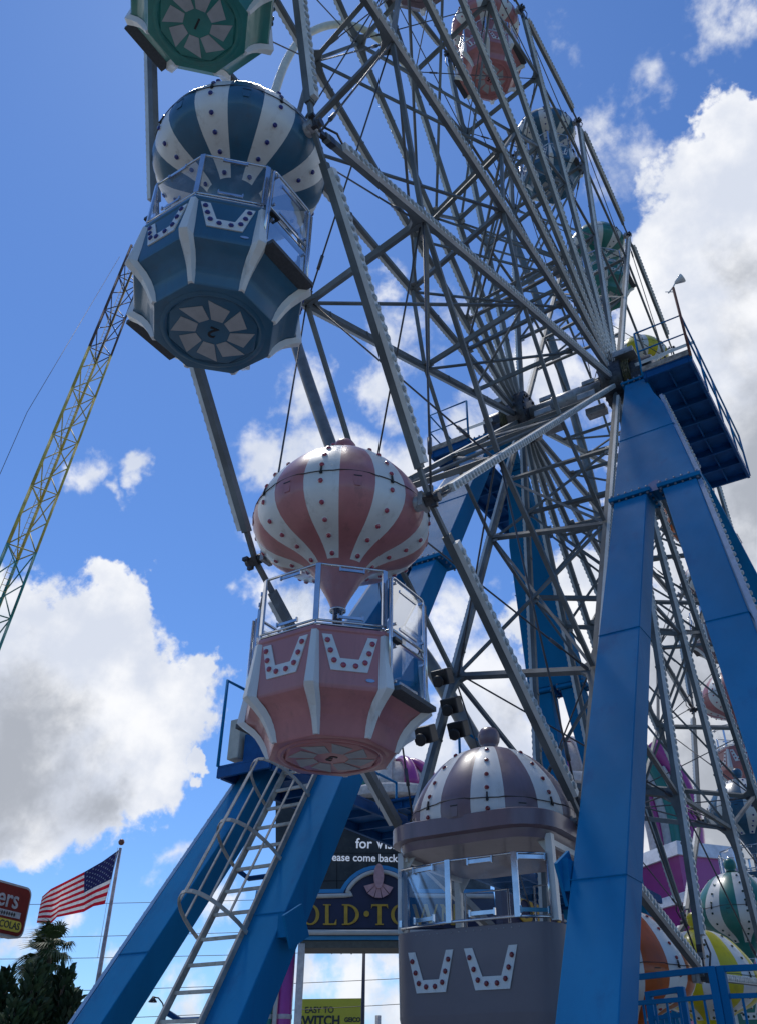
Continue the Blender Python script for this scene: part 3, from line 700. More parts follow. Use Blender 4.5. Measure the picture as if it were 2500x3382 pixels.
# ------------------------------------------------------------------ support towers
def tower(s, name, label):
    t = thing(name, label, 'support tower', (s*2.4, 0, 0), 'blue steel towers carrying the wheel axle')
    SA, SB = -0.42, 0.567
    def yf(z): return SA+SB*(z-15)         # front face
    def X(v): return s*v
    dpt = 0.43; ii = 0.05 if s < 0 else 0.0
    def leg(name, sec, fy, parent=t, m=m_blue):
        """sec: list of (z, x_in, x_out); fy = -1 front, +1 back"""
        mb = MB()
        for (z, xi, xo) in sec:
            y = yf(z); yb = y+dpt
            q = [(X(xi), y, z), (X(xo), y, z), (X(xo), yb, z), (X(xi), yb, z)]
            mb.v += [Vector((a, b*(1 if fy < 0 else -1), c)) for a, b, c in q]
        n = len(sec)
        for i in range(n-1):
            for k in range(4): mb.f.append([i*4+k, i*4+(k+1) % 4, (i+1)*4+(k+1) % 4, (i+1)*4+k]); mb.m.append(0); mb.sm.append(False)
        mb.f.append([0, 1, 2, 3]); mb.f.append([(n-1)*4+k for k in (3, 2, 1, 0)]); mb.m += [0, 0]; mb.sm += [False, False]
        # make the normals consistent
        o = mb.build(name, m, parent); bm = bmesh.new(); bm.from_mesh(o.data); bmesh.ops.recalc_face_normals(bm, faces=bm.faces); bm.to_mesh(o.data); bm.free()
        b = o.modifiers.new('bevel', 'BEVEL'); b.width = .012; b.segments = 2
        return o
    for fy in (-1, 1):
        col = leg('column', [(14.05, 1.53, 1.97), (13.2, 1.545, 2.16), (12.6, 1.55, 2.36), (9.66, 1.58, 2.90)], fy)
        leg('tower_leg', [(9.54, 1.60+ii, 2.13), (0, 1.62+ii, 2.14)], fy)
        leg('tower_leg', [(9.54, 2.38, 2.90), (0, 3.98, 4.42)], fy)
        for (zz, xa, xb) in ((3.3, 1.61+ii, 2.135), (6.5, 1.605+ii, 2.132), (3.0, 3.48, 3.955), (6.3, 2.925, 3.42), (11.6, 1.56, 2.56)):
            fz = (lambda p: Vector((p[0], p[1]*(1 if fy < 0 else -1), p[2])))
            mb = MB(); mb.beam(fz((X(xa), yf(zz)-.002, zz)), fz((X(xb), yf(zz)-.002, zz)), .010, .014, (0, 0, 1)); mb.beam(fz((X(xb)+s*.001, yf(zz), zz)), fz((X(xb)+s*.001, yf(zz)+dpt, zz)), .010, .014, (0, 0, 1)); mb.build('weld_seam', m_blue, t)
        # flat dark sheet painting the shade of the arch notch between the legs
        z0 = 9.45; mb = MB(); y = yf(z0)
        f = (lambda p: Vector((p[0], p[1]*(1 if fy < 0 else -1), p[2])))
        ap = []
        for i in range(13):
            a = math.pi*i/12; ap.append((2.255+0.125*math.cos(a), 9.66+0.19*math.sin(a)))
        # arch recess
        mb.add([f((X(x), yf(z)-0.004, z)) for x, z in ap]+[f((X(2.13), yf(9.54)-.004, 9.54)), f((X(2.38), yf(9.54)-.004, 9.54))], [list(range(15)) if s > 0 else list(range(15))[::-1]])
        mb.build('notch_shade', m_bluefl, t)
        # flanges with bolts
        bm_ = MB()
        for (x1, x2) in ((1.53, 2.20), (2.31, 2.98)):
            zc = 9.60; yc = yf(zc)+dpt/2
            c = f((X((x1+x2)/2), yc, zc)); fm = MB(); fm.box(c, (x2-x1, dpt+.14, .07)); fm.build('flange', m_blue, t, bevel=.006)
            for i in range(6):
                xx = x1+.05+(x2-x1-.10)*i/5
                for dz in (-.055, .055): bm_.lathe([(.020, -.02), (.020, .02)], 6, f((X(xx), yf(zc)-.04, zc+dz)))
            for i in range(4):
                yy = yf(zc)+.02+i*.15
                for xe in (x1+.025, x2-.025):
                    for dz in (-.055, .055): bm_.lathe([(.020, -.02), (.020, .02)], 6, f((X(xe), yy, zc+dz)))
        zc = 14.10
        fm = MB(); fm.box(f((X(1.74), yf(zc)+dpt/2+.02, zc)), (.56, dpt+.16, .05))
        for i in range(5):
            for dz in (-.045, .045): bm_.lathe([(.020, -.02), (.020, .02)], 6, f((X(1.50+.12*i), yf(zc)-.04, zc+dz)))
        fm.build('flange', m_blue, t, bevel=.006); bm_.build('flange_bolts', m_bolt, t)
        # light strip down the outer edge
        if fy < 0:
            def edge(za, zb, xa, xb):
                a = Vector((X(xa), yf(za)+.06, za)); b = Vector((X(xb), yf(zb)+.06, zb)); st = MB(); d = (b-a).normalized(); U = d.cross(Vector((0, 1, 0))).normalized()
                st.beam(a, b, .07, .06, (0, 1, 0))
                L = (b-a).length
                for i in range(int(L/.16)):
                    st.lathe([(.035, 0), (.025, .022), (0, .028)], 7, a+d*(i*.16+.08)+Vector((s*.035, 0, 0)), R=Matrix.Rotation(rad(90*s), 3, 'Y'), mi=1, cap=False)
                st.build('light_strip', [mat('pale_blue_strip', (.16, .30, .48), .5), m_bulb], t)
            edge(13.0, 9.72, 2.30, 2.94); edge(9.48, 0.4, 2.95, 4.44)
    # cap block carrying the bearing
    mb = MB(); mb.prism([(-.62, 14.12), (.62, 14.12), (.40, 14.62), (-.40, 14.62)], .42, (X(1.53) if s > 0 else X(1.95), 0, 0), (0, 1, 0), (0, 0, 1)); mb.build('cap_block', m_blue, t, bevel=.01)
    mb = MB(); mb.lathe([(.0, -.26), (.34, -.26), (.36, -.2), (.36, .2), (.34, .26), (0, .26)], 28, (X(1.78), 0, HZ), R=RX); mb.box((X(1.78), 0, 14.72), (.42, .8, .22)); mb.build('bearing', m_greasy, t, bevel=.01)
    mb = MB(); mb.box((X(1.50), -.12, HZ+.50), (.46, .62, .04)); mb.box((X(1.50), -.43, HZ+.44), (.46, .03, .14)); mb.build('bearing_cover', m_hub, t)
    mb = MB(); mb.beam((X(1.75), -.5, 14.9), (X(2.9), .2, 15.55), .1, .07); mb.build('light_tube', m_white, t)
    # platform along the top, with joists
    PZ = 13.95; x1, x2, y1, y2 = 1.99, 2.97, -1.25, 3.35
    mb = MB(); mb.box((X((x1+x2)/2), (y1+y2)/2, PZ), (x2-x1, y2-y1, .03))
    for e in (x1+.03, x2-.03): mb.box((X(e), (y1+y2)/2, PZ-.09), (.06, y2-y1-.01, .15))
    for i in range(8): mb.box((X((x1+x2)/2), y1+.04+(y2-y1-.08)*i/7, PZ-.085), (x2-x1-.13, .05, .14))
    mb.box((X((x1+x2)/2), (y1+y2)/2, PZ-.07), (.03, y2-y1-.1, .10))
    mb.build('upper_platform', m_bluefl, t)
    mb = MB(); mb.box((X((x1+x2)/2), y1-.008, PZ+.075), (x2-x1, .02, .13)); mb.build('toe_board', mat('weathered_board', (.34, .29, .24), .8, 0, .4, 8), t)
    mb = MB(); posts = [(x1, y1), (x2, y1)]+[(x2, y1+(y2-y1)*i/4) for i in range(1, 5)]
    for (x, y) in posts: mb.tube([(X(x), y, PZ-.1), (X(x), y, PZ+1.1)], .024, 6)
    for z in (.58, 1.1): mb.tube([(X(x1), y1, PZ+z), (X(x2), y1, PZ+z), (X(x2), y2, PZ+z)], .020, 6)
    mb.build('platform_railing', m_blue, t)
    return t, yf, X
tn, yf, Xn = tower(1, 'wheel_support_tower', 'tall bright blue steel tower on the right holding the near end of the axle')
tf, yf2, Xf = tower(-1, 'wheel_support_tower', 'blue steel tower behind the wheel with the caged ladder on its front leg')
# mast with cone loudspeaker-like lamp on the near platform
mb = MB(); mb.tube([(2.97, -1.28, 13.9), (2.97, -1.28, 15.85)], .028, 8); mb.build('mast', mat('rusty_pipe', (.16, .06, .04), .7), tn)
mb = MB(); mb.lathe([(.03, 0), (.10, .16), (.10, .19)], 14, (3.03, -1.28, 15.95), R=Matrix.Rotation(rad(70), 3, 'Y')); mb.tube([(2.85, -1.28, 15.75), (2.97, -1.28, 15.86), (3.05, -1.28, 15.98)], .015, 6)
mb.tube([(2.80, -1.28, 15.82), (2.97, -1.28, 15.72)], .01, 5); mb.build('platform_lamp', m_white, tn)
# side outrigger box seen right of the ladder leg, and the one right of the cabin
for (t, s) in ((tn, 1), (tf, -1)):
    z = 3.35 if s > 0 else 3.15; mb = MB(); y = yf(z)+.1
    mb.box((-1.60, y, z), (.14, .24, .24)) if s < 0 else mb.box((1.575, y, z), (.06, .28, .28))
    mb.box((s*1.62-s*(.10 if s < 0 else .09), y, z), (.03, .34 if s < 0 else .38, .34 if s < 0 else .38), Matrix.Rotation(rad(28), 3, 'X')); mb.build('outrigger_lug', m_blue, t)
# walkway, control cabinet and ladder on the far tower
DZ = 5.42
mb = MB(); x1, x2, y1, y2 = -3.66, -2.74, -6.25, 6.0
mb.box(((x1+x2)/2, (y1+y2)/2, DZ), (x2-x1, y2-y1, .03)); mb.box(((x1+x2)/2, y1+.02, DZ-.085), (x2-x1, .05, .13))
for e in (x1+.03, x2-.03): mb.box((e, (y1+y2)/2+.04, DZ-.085), (.06, y2-y1-.08, .13))
for i in range(1, 18): mb.box(((x1+x2)/2, y1+(y2-y1)*i/18, DZ-.07), (x2-x1-.13, .04, .10))
# wider inner part running back past the ladder leg
mb.box((-1.95, .9, DZ), (1.36, 9.2, .03)); mb.box((-1.29, .9, DZ-.085), (.06, 9.2, .13))
for i in range(14): mb.box((-1.97, -3.6+i*.69, DZ-.07), (1.30, .04, .10))
for e in (-1.6, -1.95, -2.3): mb.box((e, .9, DZ-.065), (.03, 9.1, .08))
mb.build('walkway', m_bluefl, tf)
mb = MB()
mb.tube([(x1, -5.6, DZ+.02), (x1, y1, DZ+.02), (x1, y1, DZ+1.28), (x1, -5.35, DZ+1.28)], .026, 6)
for yy in (-5.5, -4.2, -2.9, -1.6): mb.tube([(x1, yy, DZ), (x1, yy, DZ+1.0)], .022, 6)
mb.tube([(x1, -5.55, DZ+1.0), (x1, -1.6, DZ+1.0)], .022, 6)
for yy in (-3.6, -1.6, .4, 2.4, 4.4): mb.tube([(-1.29, yy, DZ), (-1.29, yy, DZ+.95)], .020, 6)
mb.tube([(-1.29, -3.6, DZ+.95), (-1.29, 4.4, DZ+.95)], .020, 6); mb.tube([(-1.29, -3.6, DZ+.5), (-1.29, 4.4, DZ+.5)], .016, 6)
mb.build('walkway_railing', m_blue, tf)
mb = MB(); mb.box((-3.60, -5.85, DZ+.46), (.20, .40, .58)); mb.build('control_cabinet', mat('cream_cabinet', (.50, .48, .40), .5), tf, bevel=.01)
mb = MB(); mb.box((-3.20, -5.75, DZ+.26), (.5, .5, .5)); mb.build('motor_housing', m_bluefl, tf, bevel=.02)
# ladder in the plane of the front legs
xl, xr = -2.70, -2.12
def LP(x, z, o=0.0): return Vector((x, yf(z)-.03-o, z))
mb = MB()
for x in (xl, xr): mb.beam(LP(x, .1), LP(x, 5.55), .032, .075, (1, 0, 0))
z = .35
while z < 5.5: mb.beam(LP(xl, z), LP(xr, z), .035, .035, (0, 0, 1)); z += .272
lad = mb.build('ladder', m_alu, tf)
# second thin rail pair behind (the inner stringers of the far ladder) and its brackets
mb = MB()
for z in (2.35, 3.9):
    mb.tube([LP(xl-.02, z, -.05), LP(xl-.02, z-.06, -.3), LP(xr+.02, z-.06, -.3), LP(xr+.02, z, -.05)], .03, 6)
mb.build('ladder_bracket', m_bluefl, tf)
mb = MB()
for (z) in (4.80, 3.95, 3.10):
    cz = z; pts = []
    for i in range(15):
        a = math.pi*i/14; u = math.cos(a); v = math.sin(a)
        c = LP((xl+xr)/2, cz); nrm = Vector((0, -math.cos(math.atan(0.567)), math.sin(math.atan(0.567)))) if False else Vector((0, -0.87, 0.49))
        pts.append(c+Vector((-u*.36, 0, 0))*1+nrm*(v*.72))
    for p, q in zip(pts, pts[1:]): mb.beam(p, q, .045, .012, (0, .49, .87))
hz = [5.3, 4.55, 3.10]
for i in (2, 4, 7, 10, 12):
    a = math.pi*i/14; off = Vector((-math.cos(a)*.36, 0, 0))+Vector((0, -.87, .49))*(math.sin(a)*.72)
    mb.beam(LP((xl+xr)/2, 4.80)+off, LP((xl+xr)/2, 3.10)+off, .03, .012, (1, 0, 0))
mb.build('ladder_cage', m_alu, lad)
# stringer with punched holes behind the ladder
mb = MB(); 
for x in (-2.34, -2.50): mb.beam(LP(x, .3, -.42), LP(x, 5.4, -.42), .05, .09, (1, 0, 0))
mb.build('cable_tray', m_bluefl, tf)

# ------------------------------------------------------------------ boarding railing, lower right
def rail_section(p, q, h0, h1, label, name='railing'):
    p = Vector(p); q = Vector(q); L = (q-p).length; d = (q-p)/L
    t = thing(name, label, 'railing', p, 'blue steel railings round the boarding deck')
    up = Vector((0, 0, 1))
    mb = MB(); mb.beam(p+up*h1, q+up*h1, .045, .045, up); mb.build('top_rail', m_blue, t)
    mb = MB(); mb.beam(p+up*(h1-.20), q+up*(h1-.20), .035, .035, up); mb.build('middle_rail', m_blue, t)
    n = int(L/.125)
    for i in range(1, n):
        c = p+d*(L*i/n); mb = MB(); mb.beam(c+up*h0, c+up*(h1-.21), .018, .018); mb.build('baluster', m_blue, t)
    for c in (p, q):
        mb = MB(); mb.beam(c+up*h0, c+up*(h1+.02), .065, .065); mb.build('post', m_blue, t, bevel=.004)
    return t
def hp(x, y, dist, z=None):
    v = at(x, y, dist); return v
A_ = at(1345, 2127, 9.2); B_ = at(1553, 2115, 8.6); C_ = at(1572, 2115, 8.6)
rail_section((A_.x, A_.y, 0), (B_.x, B_.y, 0), B_.z-1.5, B_.z, 'blue railing with spindles at the foot of the right tower leg')
rail_section((C_.x, C_.y, 0), (C_.x+1.9, C_.y+.2, 0), B_.z-1.5, B_.z, 'blue railing panel turning away at the bottom right corner')
G1 = at(1415, 2170, 9.8); G2 = at(1490, 2190, 9.4)
rail_section((G1.x, G1.y, 0), (G2.x, G2.y, 0), G1.z-1.1, G1.z, 'lower blue gate panel seen through the railing spindles', 'gate')

# ------------------------------------------------------------------ background helpers
def basis(p):      # right and normal of a vertical board at p that faces the camera
    n = Vector((CAM.x-p.x, CAM.y-p.y, 0)).normalized(); return Vector((-n.y, n.x, 0)), n
UP = Vector((0, 0, 1))
# ---- slingshot lattice mast
m_my = mat("yellow_lattice", (.55, .42, .08), .6, 0, .25, 2); m_mg = mat('teal_lattice', (.03, .22, .18), .6, 0, .25, 2); m_mb = mat('brown_lattice', (.10, .06, .05), .6, 0, .25, 2)
bm1 = at(-60, 1470, 46); tp1 = at(318, 520, 46*1.13)
bm1 = Vector((bm1.x, bm1.y, bm1.z))
ax_ = (tp1-bm1).normalized(); base = bm1-ax_*(bm1.z/ax_.z)
mast = thing('lattice_mast', 'tall leaning triangular lattice mast painted yellow and green at the left edge', 'mast', base)
Lm = (tp1-base).length*0.97; vd = (CAM-base); vd.z = 0; vd.normalize(); sx = ax_.cross(vd).normalized(); sy = ax_.cross(sx).normalized()
rr_ = 0.86
def corner(i, t): a = rad([205, -25, 90][i]); return base+ax_*t+sx*math.cos(a)*rr_+sy*math.sin(a)*rr_
secL = 4.6; nsec = int(Lm/secL)
for i in range(nsec):
    t0, t1 = i*secL, (i+1)*secL; z = (base+ax_*t0).z; m_ = m_mg if z < 24.5 else (m_my if z < 41.5 else m_mb)
    mb = MB()
    for c in range(3):
        mb.tube([corner(c, t0), corner(c, t1)], .11 if c == 0 else .085, 6)
        for q in range(2):
            a, b = t0+q*secL/2, t0+(q+1)*secL/2; n = (c+1) % 3
            mb.tube([corner(c, a), corner(n, b)] if q == 0 else [corner(n, a), corner(c, b)], .04, 5)
            mb.tube([corner(c, a), corner(n, a)], .04, 5) if q == 0 else None
    mb.build('lattice_section', m_, mast)
mb = MB()
for o in (-.18, .18): mb.tube([base+ax_*1+sx*(o-.1)+sy*.3, base+ax_*(nsec*secL)+sx*(o-.1)+sy*.3], .022, 4)
for i in range(int(nsec*secL/.42)): mb.tube([base+ax_*(1+i*.42)+sx*(-.28)+sy*.3, base+ax_*(1+i*.42)+sx*.08+sy*.3], .018, 4)
mb.build('climbing_ladder', m_my, mast)
gw = MB(); gw.tube([at(-120, 1310, 44), at(60, 900, 49), at(262, 560, 56)], .02, 4); tag(gw.build('bungee_cable', m_rod), 'thin cable running down left of the leaning lattice mast', 'cable')
# ---- curved ride arch, one pipe: sunlit top painted paler, shaded leg darker
pp = [(1046,1635,25),(945,1463,25),(850,1310,25),(725,980,25.5),(650,760,26),(592,560,26.5),(572,400,27),(578,300,27.5),(597,215,28),(625,135,28.5),(662,82,29),(715,56,29.5),(770,56,30),(820,80,30.5),(862,118,31),(915,175,31.5),(985,270,32),(1060,400,32.5),(1140,570,33),(1220,800,33),(1300,1100,33),(1340,1400,33),(1335,1800,33),(1300,2300,33),(1270,2700,33)]
pa = [at(*p) for p in pp]
arch = thing('ride_arch', 'pale curved tubular arch of another ride behind the wheel', 'arch', (pa[0].x, pa[0].y, 0))
def smooth_pts(P_, n=5):
    out = []
    for i in range(len(P_)-1):
        p0 = P_[max(i-1, 0)]; p1 = P_[i]; p2 = P_[i+1]; p3 = P_[min(i+2, len(P_)-1)]
        for k in range(n):
            t = k/n; out.append(0.5*((2*p1)+(p2-p0)*t+(2*p0-5*p1+4*p2-p3)*t*t+(3*p1-p0-3*p2+p3)*t**3))
    out.append(P_[-1]); return out
mb = MB(); mb.tube(smooth_pts(pa[:6]), .24, 14); mb.build('lower_pipe', mat('shaded_pipe', (.16, .16, .16), .45, .3, .2, 2), arch)
mb = MB(); mb.tube(smooth_pts(pa[5:16]), .24, 14); mb.build('upper_arch', mat('sunlit_pipe', (.62, .60, .52), .5, 0, .1, 2), arch)
mb = MB(); mb.tube(smooth_pts(pa[15:]), .20, 10); mb.build('rear_pipe', m_steel, arch)

# ---- flagpole, flag
FD = 42.0
ft = at(266, 1838, FD); fb = Vector((ft.x, ft.y, 0))
fp = thing('flagpole', 'tall pale flagpole with a ball on top left of the blue legs', 'flagpole', fb)
mb = MB(); mb.tube([fb, fb+UP*(ft.z-.25)], .13, 10, r2=.065); mb.build('pole', mat('aged_white_pole', (.38, .33, .33), .5, 0, .3, 3), fp)
mb = MB(); mb.lathe([(0, -.14), (.1, -.1), (.14, 0), (.1, .1), (0, .14)], 14, ft); mb.build('ball', mat('copper_ball', (.22, .09, .06), .35, .5), fp)
mb = MB(); a_ = at(258, 1850, FD-.3); b_ = at(214, 2090, FD-.3); mb.tube([a_, a_+(b_-a_)*.5+Vector((-.05, 0, 0)), b_], .012, 4); mb.build('halyard', m_white, fp)
m_red = mat('flag_red', (.55, .012, .03), .8); m_fw = mat('flag_white', (.78, .76, .74), .8); m_fb = mat('flag_blue', (.022, .025, .10), .8)
for mm in (m_red, m_fw, m_fb):
    t_ = NT(mm.node_tree); b_s = t_.n['Principled BSDF']; o_s = t_.n['Material Output']; tl = t_.new('ShaderNodeBsdfTranslucent')
    t_.l.new(b_s.inputs['Base Color'].links[0].from_socket, tl.inputs[0]); mx = t_.new('ShaderNodeMixShader'); mx.inputs[0].default_value = .45
    t_.l.new(b_s.outputs[0], mx.inputs[1]); t_.l.new(tl.outputs[0], mx.inputs[2]); t_.l.new(mx.outputs[0], o_s.inputs[0])
top_e = [(260, 1855), (225, 1880), (185, 1903), (140, 1926), (112, 1940), (93, 1957)]
bot_e = [(230, 1973), (205, 1978), (184, 1990), (125, 2002), (112, 2016), (81, 2014)]
NX = 60; NY = 39
def lerp_path(P_, t):
    f = t*(len(P_)-1); i = min(int(f), len(P_)-2); f -= i; f2 = f
    return (P_[i][0]*(1-f2)+P_[i+1][0]*f2, P_[i][1]*(1-f2)+P_[i+1][1]*f2)
flag = thing('flag', 'striped red and white flag with starred blue canton flying from the tall pole', 'flag', ft)
def FP(u, v):
    a = lerp_path(top_e, u); b = lerp_path(bot_e, u)
    dist = FD-.2+.35*math.sin(u*9+v*1.4)*u**.5+.15*math.sin(u*17-v*3)*u
    sag = 4*math.sin(v*math.pi)*math.sin(u*11+1)*u
    return at(a[0]*(1-v)+b[0]*v, a[1]*(1-v)+b[1]*v+sag, dist)
mb = MB(); mb.v = [FP(i/NX, j/NY) for j in range(NY+1) for i in range(NX+1)]
for j in range(NY):
    for i in range(NX):
        st = j*13//NY; canton = (st < 7 and i < NX*0.40); mb.f.append([j*(NX+1)+i, j*(NX+1)+i+1, (j+1)*(NX+1)+i+1, (j+1)*(NX+1)+i]); mb.m.append(2 if canton else st % 2); mb.sm.append(True)
fc = mb.build('cloth', [m_red, m_fw, m_fb], flag)
for row in range(9):
    for c in range(6 if row % 2 == 0 else 5):
        u = (.40/12)*(1+2*c+(row % 2)); v = (7/13)*(row+1)/10; vs = []
        for q in range(10):
            a = math.pi*q/5+math.pi/2; rr = (.022 if q % 2 == 0 else .009); vs.append(FP(u+rr*.55*math.cos(a), v-rr*math.sin(a))+(CAM-ft).normalized()*.03)
        mb = MB(); mb.add(vs, [list(range(10))]); mb.build('star', m_fw, fc)

# ---- restaurant sign at the left edge
sd = 34.0; sc0 = at(30, 1987, sd); SX, SN = basis(sc0)
SX = (SX*math.cos(rad(8))+SN*-math.sin(rad(8))).normalized(); tilt = rad(-9.5)
rs = thing('roadside_sign', 'red rounded restaurant sign cropped by the left edge below the flag', 'sign', (sc0.x, sc0.y, 0))
ppm = sc0.xy.to_3d(); u_px = (at(44, 1987, sd)-at(34, 1987, sd)).length/10.0
Xs = SX; Ys = UP
def rrect(w_, h_, r_, n=5):
    P_ = []
    for (cx, cy, t0) in ((w_/2-r_, h_/2-r_, 0), (-w_/2+r_, h_/2-r_, 90), (-w_/2+r_, -h_/2+r_, 180), (w_/2-r_, -h_/2+r_, 270)):
        for t in range(n+1): P_.append((cx+r_*math.cos(rad(t0+90*t/n)), cy+r_*math.sin(rad(t0+90*t/n))))
    return P_
WS, HS = 6.0, 1.6; O_s = sc0-Xs*(WS/2-38*u_px); Zs = Xs.cross(Ys)
# slope seen in the photo comes from the sign standing square to the road, nearer at its left end
Xs = (Xs*math.cos(rad(0))+Vector((0, 0, 0))).normalized()
yawd = rad(38); Xs = (Matrix.Rotation(yawd, 3, 'Z') @ Xs); Zs = Xs.cross(Ys); O_s = sc0+Xs*(38*u_px/math.cos(yawd)*1.0)-Xs*WS/2
mb = MB(); mb.prism(rrect(WS, HS, .28), .35, O_s-Zs*.35, Xs, Ys); mb.build('cabinet', mat('sign_edge_white', (.45, .44, .42), .5), rs)
mb = MB(); mb.prism(rrect(WS-.14, HS-.14, .24), .02, O_s+Zs*.002, Xs, Ys); mb.build('face', mat('sign_red', (.20, .016, .012), .5, spec=.15), rs)
xr_ = WS/2-.55
mb = text_mb('Checkers', .80, O_s+Xs*xr_+Ys*.30+Zs*.022, Xs, Ys, .02, .01, 'RIGHT'); mb.build('lettering', m_fw, rs)
mb = MB(); mb.prism([(-WS/2+.07, -.22), (WS/2-.35, -.22), (WS/2-.35, -.03), (-WS/2+.07, -.03)], .012, O_s+Zs*.022, Xs, Ys)
for i in range(46):
    x = -WS/2+.18+i*.115
    mb.prism([(x, -.20), (x+.05, -.13), (x, -.06), (x-.05, -.13)], .006, O_s+Zs*.036, Xs, Ys, 1)
mb.build('chequer_band', [m_fw, m_black], rs)
mb = MB(); mb.prism(rrect(3.3, .33, .15), .012, O_s+Xs*(xr_-1.3)-Ys*.46+Zs*.022, Xs, Ys); mb.build('yellow_panel', mat('sign_yellow', (.68, .50, .03), .4), rs)
mb = text_mb('FRIES \u2022 COLAS', .30, O_s+Xs*(xr_+.27)-Ys*.46+Zs*.035, Xs, Ys, .01, .014, 'RIGHT'); mb.build('lettering', m_black, rs)
pb = O_s-Xs*2.2-Zs*.18; mb = MB(); mb.tube([(pb.x, pb.y, 0), (pb.x, pb.y, pb.z-HS/2)], .16, 10); mb.build('post', m_hub, rs)

# ---- entrance sign and its screen
GD = 38.0
sg = at(760, 2000, GD); GX, GN = basis(sg)
gpx = (at(770, 2000, GD)-at(760, 2000, GD)).length/10
def GS(x, y, fwd=0.0):        # board point for photo x, y on the sign plane
    v = ray(x, y); t = ((sg-CAM).dot(GN))/v.dot(GN); return CAM+v*t+GN*fwd
gate = thing('entrance_sign', 'dark navy town entrance sign with gold letters and pale blue edge behind the ladder', 'sign', (sg.x, sg.y, 0))
def flat(name, pts, m, parent, depth=.05, fwd=0.0):
    P_ = [GS(x, y, fwd) for x, y in pts]
    mb = MB(); n = len(P_); mb.add([p-GN*depth for p in P_]+P_, [list(range(n)), list(range(n, 2*n))[::-1]]+[(i, n+i, n+(i+1) % n, (i+1) % n) for i in range(n)])
    o = mb.build(name, m, parent); bm = bmesh.new(); bm.from_mesh(o.data); bmesh.ops.recalc_face_normals(bm, faces=bm.faces); bm.to_mesh(o.data); bm.free(); return o
def arch_outline(off):
    """top edge of the sign, grown by off px"""
    P_ = [(560, 1963-off*0.95), (756-off*.5, 1961-off)]
    for i in range(0, 13):
        a = rad(152-124*i/12); P_.append((828+(74+off)*math.cos(a), 1985-(76+off)*math.sin(a)*1.0))
    P_ += [(900+off*.5, 1961-off), (1075, 1962-off)]
    return P_
def sign_poly(off, yb): return arch_outline(off)+[(1075+off, yb+off), (560-off, yb+off)]
m_lb = mat('pale_blue_trim', (.03, .25, .50), .45, 0, .08, 2); m_nv = mat('navy_board', (.012, .014, .05), .5, 0, .15, 1); m_gold = mat('gold_letters', (.48, .28, .015), .4, 0, .12, 4); m_cr = mat('cream_trim', (.52, .50, .45), .5, 0, .1, 2)
flat('outer_trim', sign_poly(21, 2030), m_lb, gate, .5, 0.0)
flat('navy_edge', sign_poly(12, 2030), m_nv, gate, .04, .045)
flat('board', sign_poly(2, 2024), m_nv, gate, .04, .09)
mb = MB(); P_ = [GS(x, y, .14) for x, y in arch_outline(5)]; mb.tube(smooth_pts(P_, 3), .085, 8); P_ = [GS(560, 2036, .14), GS(1075, 2036, .14)]; mb.tube(P_, .10, 8); mb.build('cream_moulding', m_cr, gate)
flat('soffit', [(655, 2052), (1075, 2052), (1075, 2068), (655, 2068)], mat('dark_soffit', (.12, .12, .10), .8), gate, 1.6, -.1)  # soffit in one plain dark grey
# gold serif letters
def serif(ch, x0, w_, ytop, ybot):
    H = ybot-ytop; polys = []; sw = H*.17; th = H*.055; sf = H*.10
    def rect(a, b, c, d): polys.append([(a, b), (c, b), (c, d), (a, d)])
    if ch in 'LDTN':
        if ch == 'L': rect(x0+sf, ytop, x0+sf+sw, ybot); rect(x0, ytop, x0+2*sf+sw, ytop+th); rect(x0, ybot-th*1.3, x0+w_, ybot); polys.append([(x0+w_, ybot-H*.30), (x0+w_, ybot), (x0+w_-sf*1.2, ybot-th)])
        if ch == 'T': c = x0+w_/2; rect(c-sw/2, ytop, c+sw/2, ybot); rect(x0, ytop, x0+w_, ytop+th*1.6); rect(c-sw/2-sf, ybot-th, c+sw/2+sf, ybot); polys.append([(x0, ytop), (x0+sf*.8, ytop+th), (x0-1, ytop+H*.22)]); polys.append([(x0+w_, ytop), (x0+w_+1, ytop+H*.22), (x0+w_-sf*.8, ytop+th)])
        if ch == 'D':
            rect(x0+sf, ytop, x0+sf+sw, ybot); rect(x0, ytop, x0+sf*2+sw, ytop+th); rect(x0, ybot-th, x0+sf*2+sw, ybot)
        if ch == 'N': rect(x0+sf, ytop, x0+sf+th*1.6, ybot); rect(x0+w_-sf-th*1.6, ytop, x0+w_-sf, ybot); polys.append([(x0, ytop), (x0+sw*1.1, ytop), (x0+w_-sf, ybot), (x0+w_-sf-sw*1.1, ybot)]); rect(x0-1, ybot-th, x0+2*sf, ybot); rect(x0+w_-2*sf, ytop, x0+w_+1, ytop+th)
    if ch == 'W':
        q = w_/4
        for i, (a, b) in enumerate(((0, 1), (2, 1), (2, 3), (4, 3))):
            ww = sw if i % 2 == 0 else th*1.6; xa, xb = x0+q*a, x0+q*b; polys.append([(xa-ww/2, ytop), (xa+ww/2, ytop), (xb+ww/2, ybot), (xb-ww/2, ybot)])
    arcs = []
    if ch in 'OD':
        cy = (ytop+ybot)/2
        if ch == 'O': cx = x0+w_/2; rx = w_/2; a0, a1 = 0, 360
        else: cx = x0+sf+sw*.7; rx = w_-sf-sw*.7; a0, a1 = -90, 90
        n = 28 if ch == 'O' else 16
        for i in range(n):
            t0 = rad(a0+(a1-a0)*i/n); t1 = rad(a0+(a1-a0)*(i+1)/n)
            def pt(t, inn):
                k = 1 if not inn else 0
                rxx = rx if not inn else rx-sw; ryy = H/2 if not inn else H/2-th*1.3
                return (cx+rxx*math.cos(t), cy+ryy*math.sin(t))
            polys.append([pt(t0, 0), pt(t1, 0), pt(t1, 1), pt(t0, 1)])
    return polys
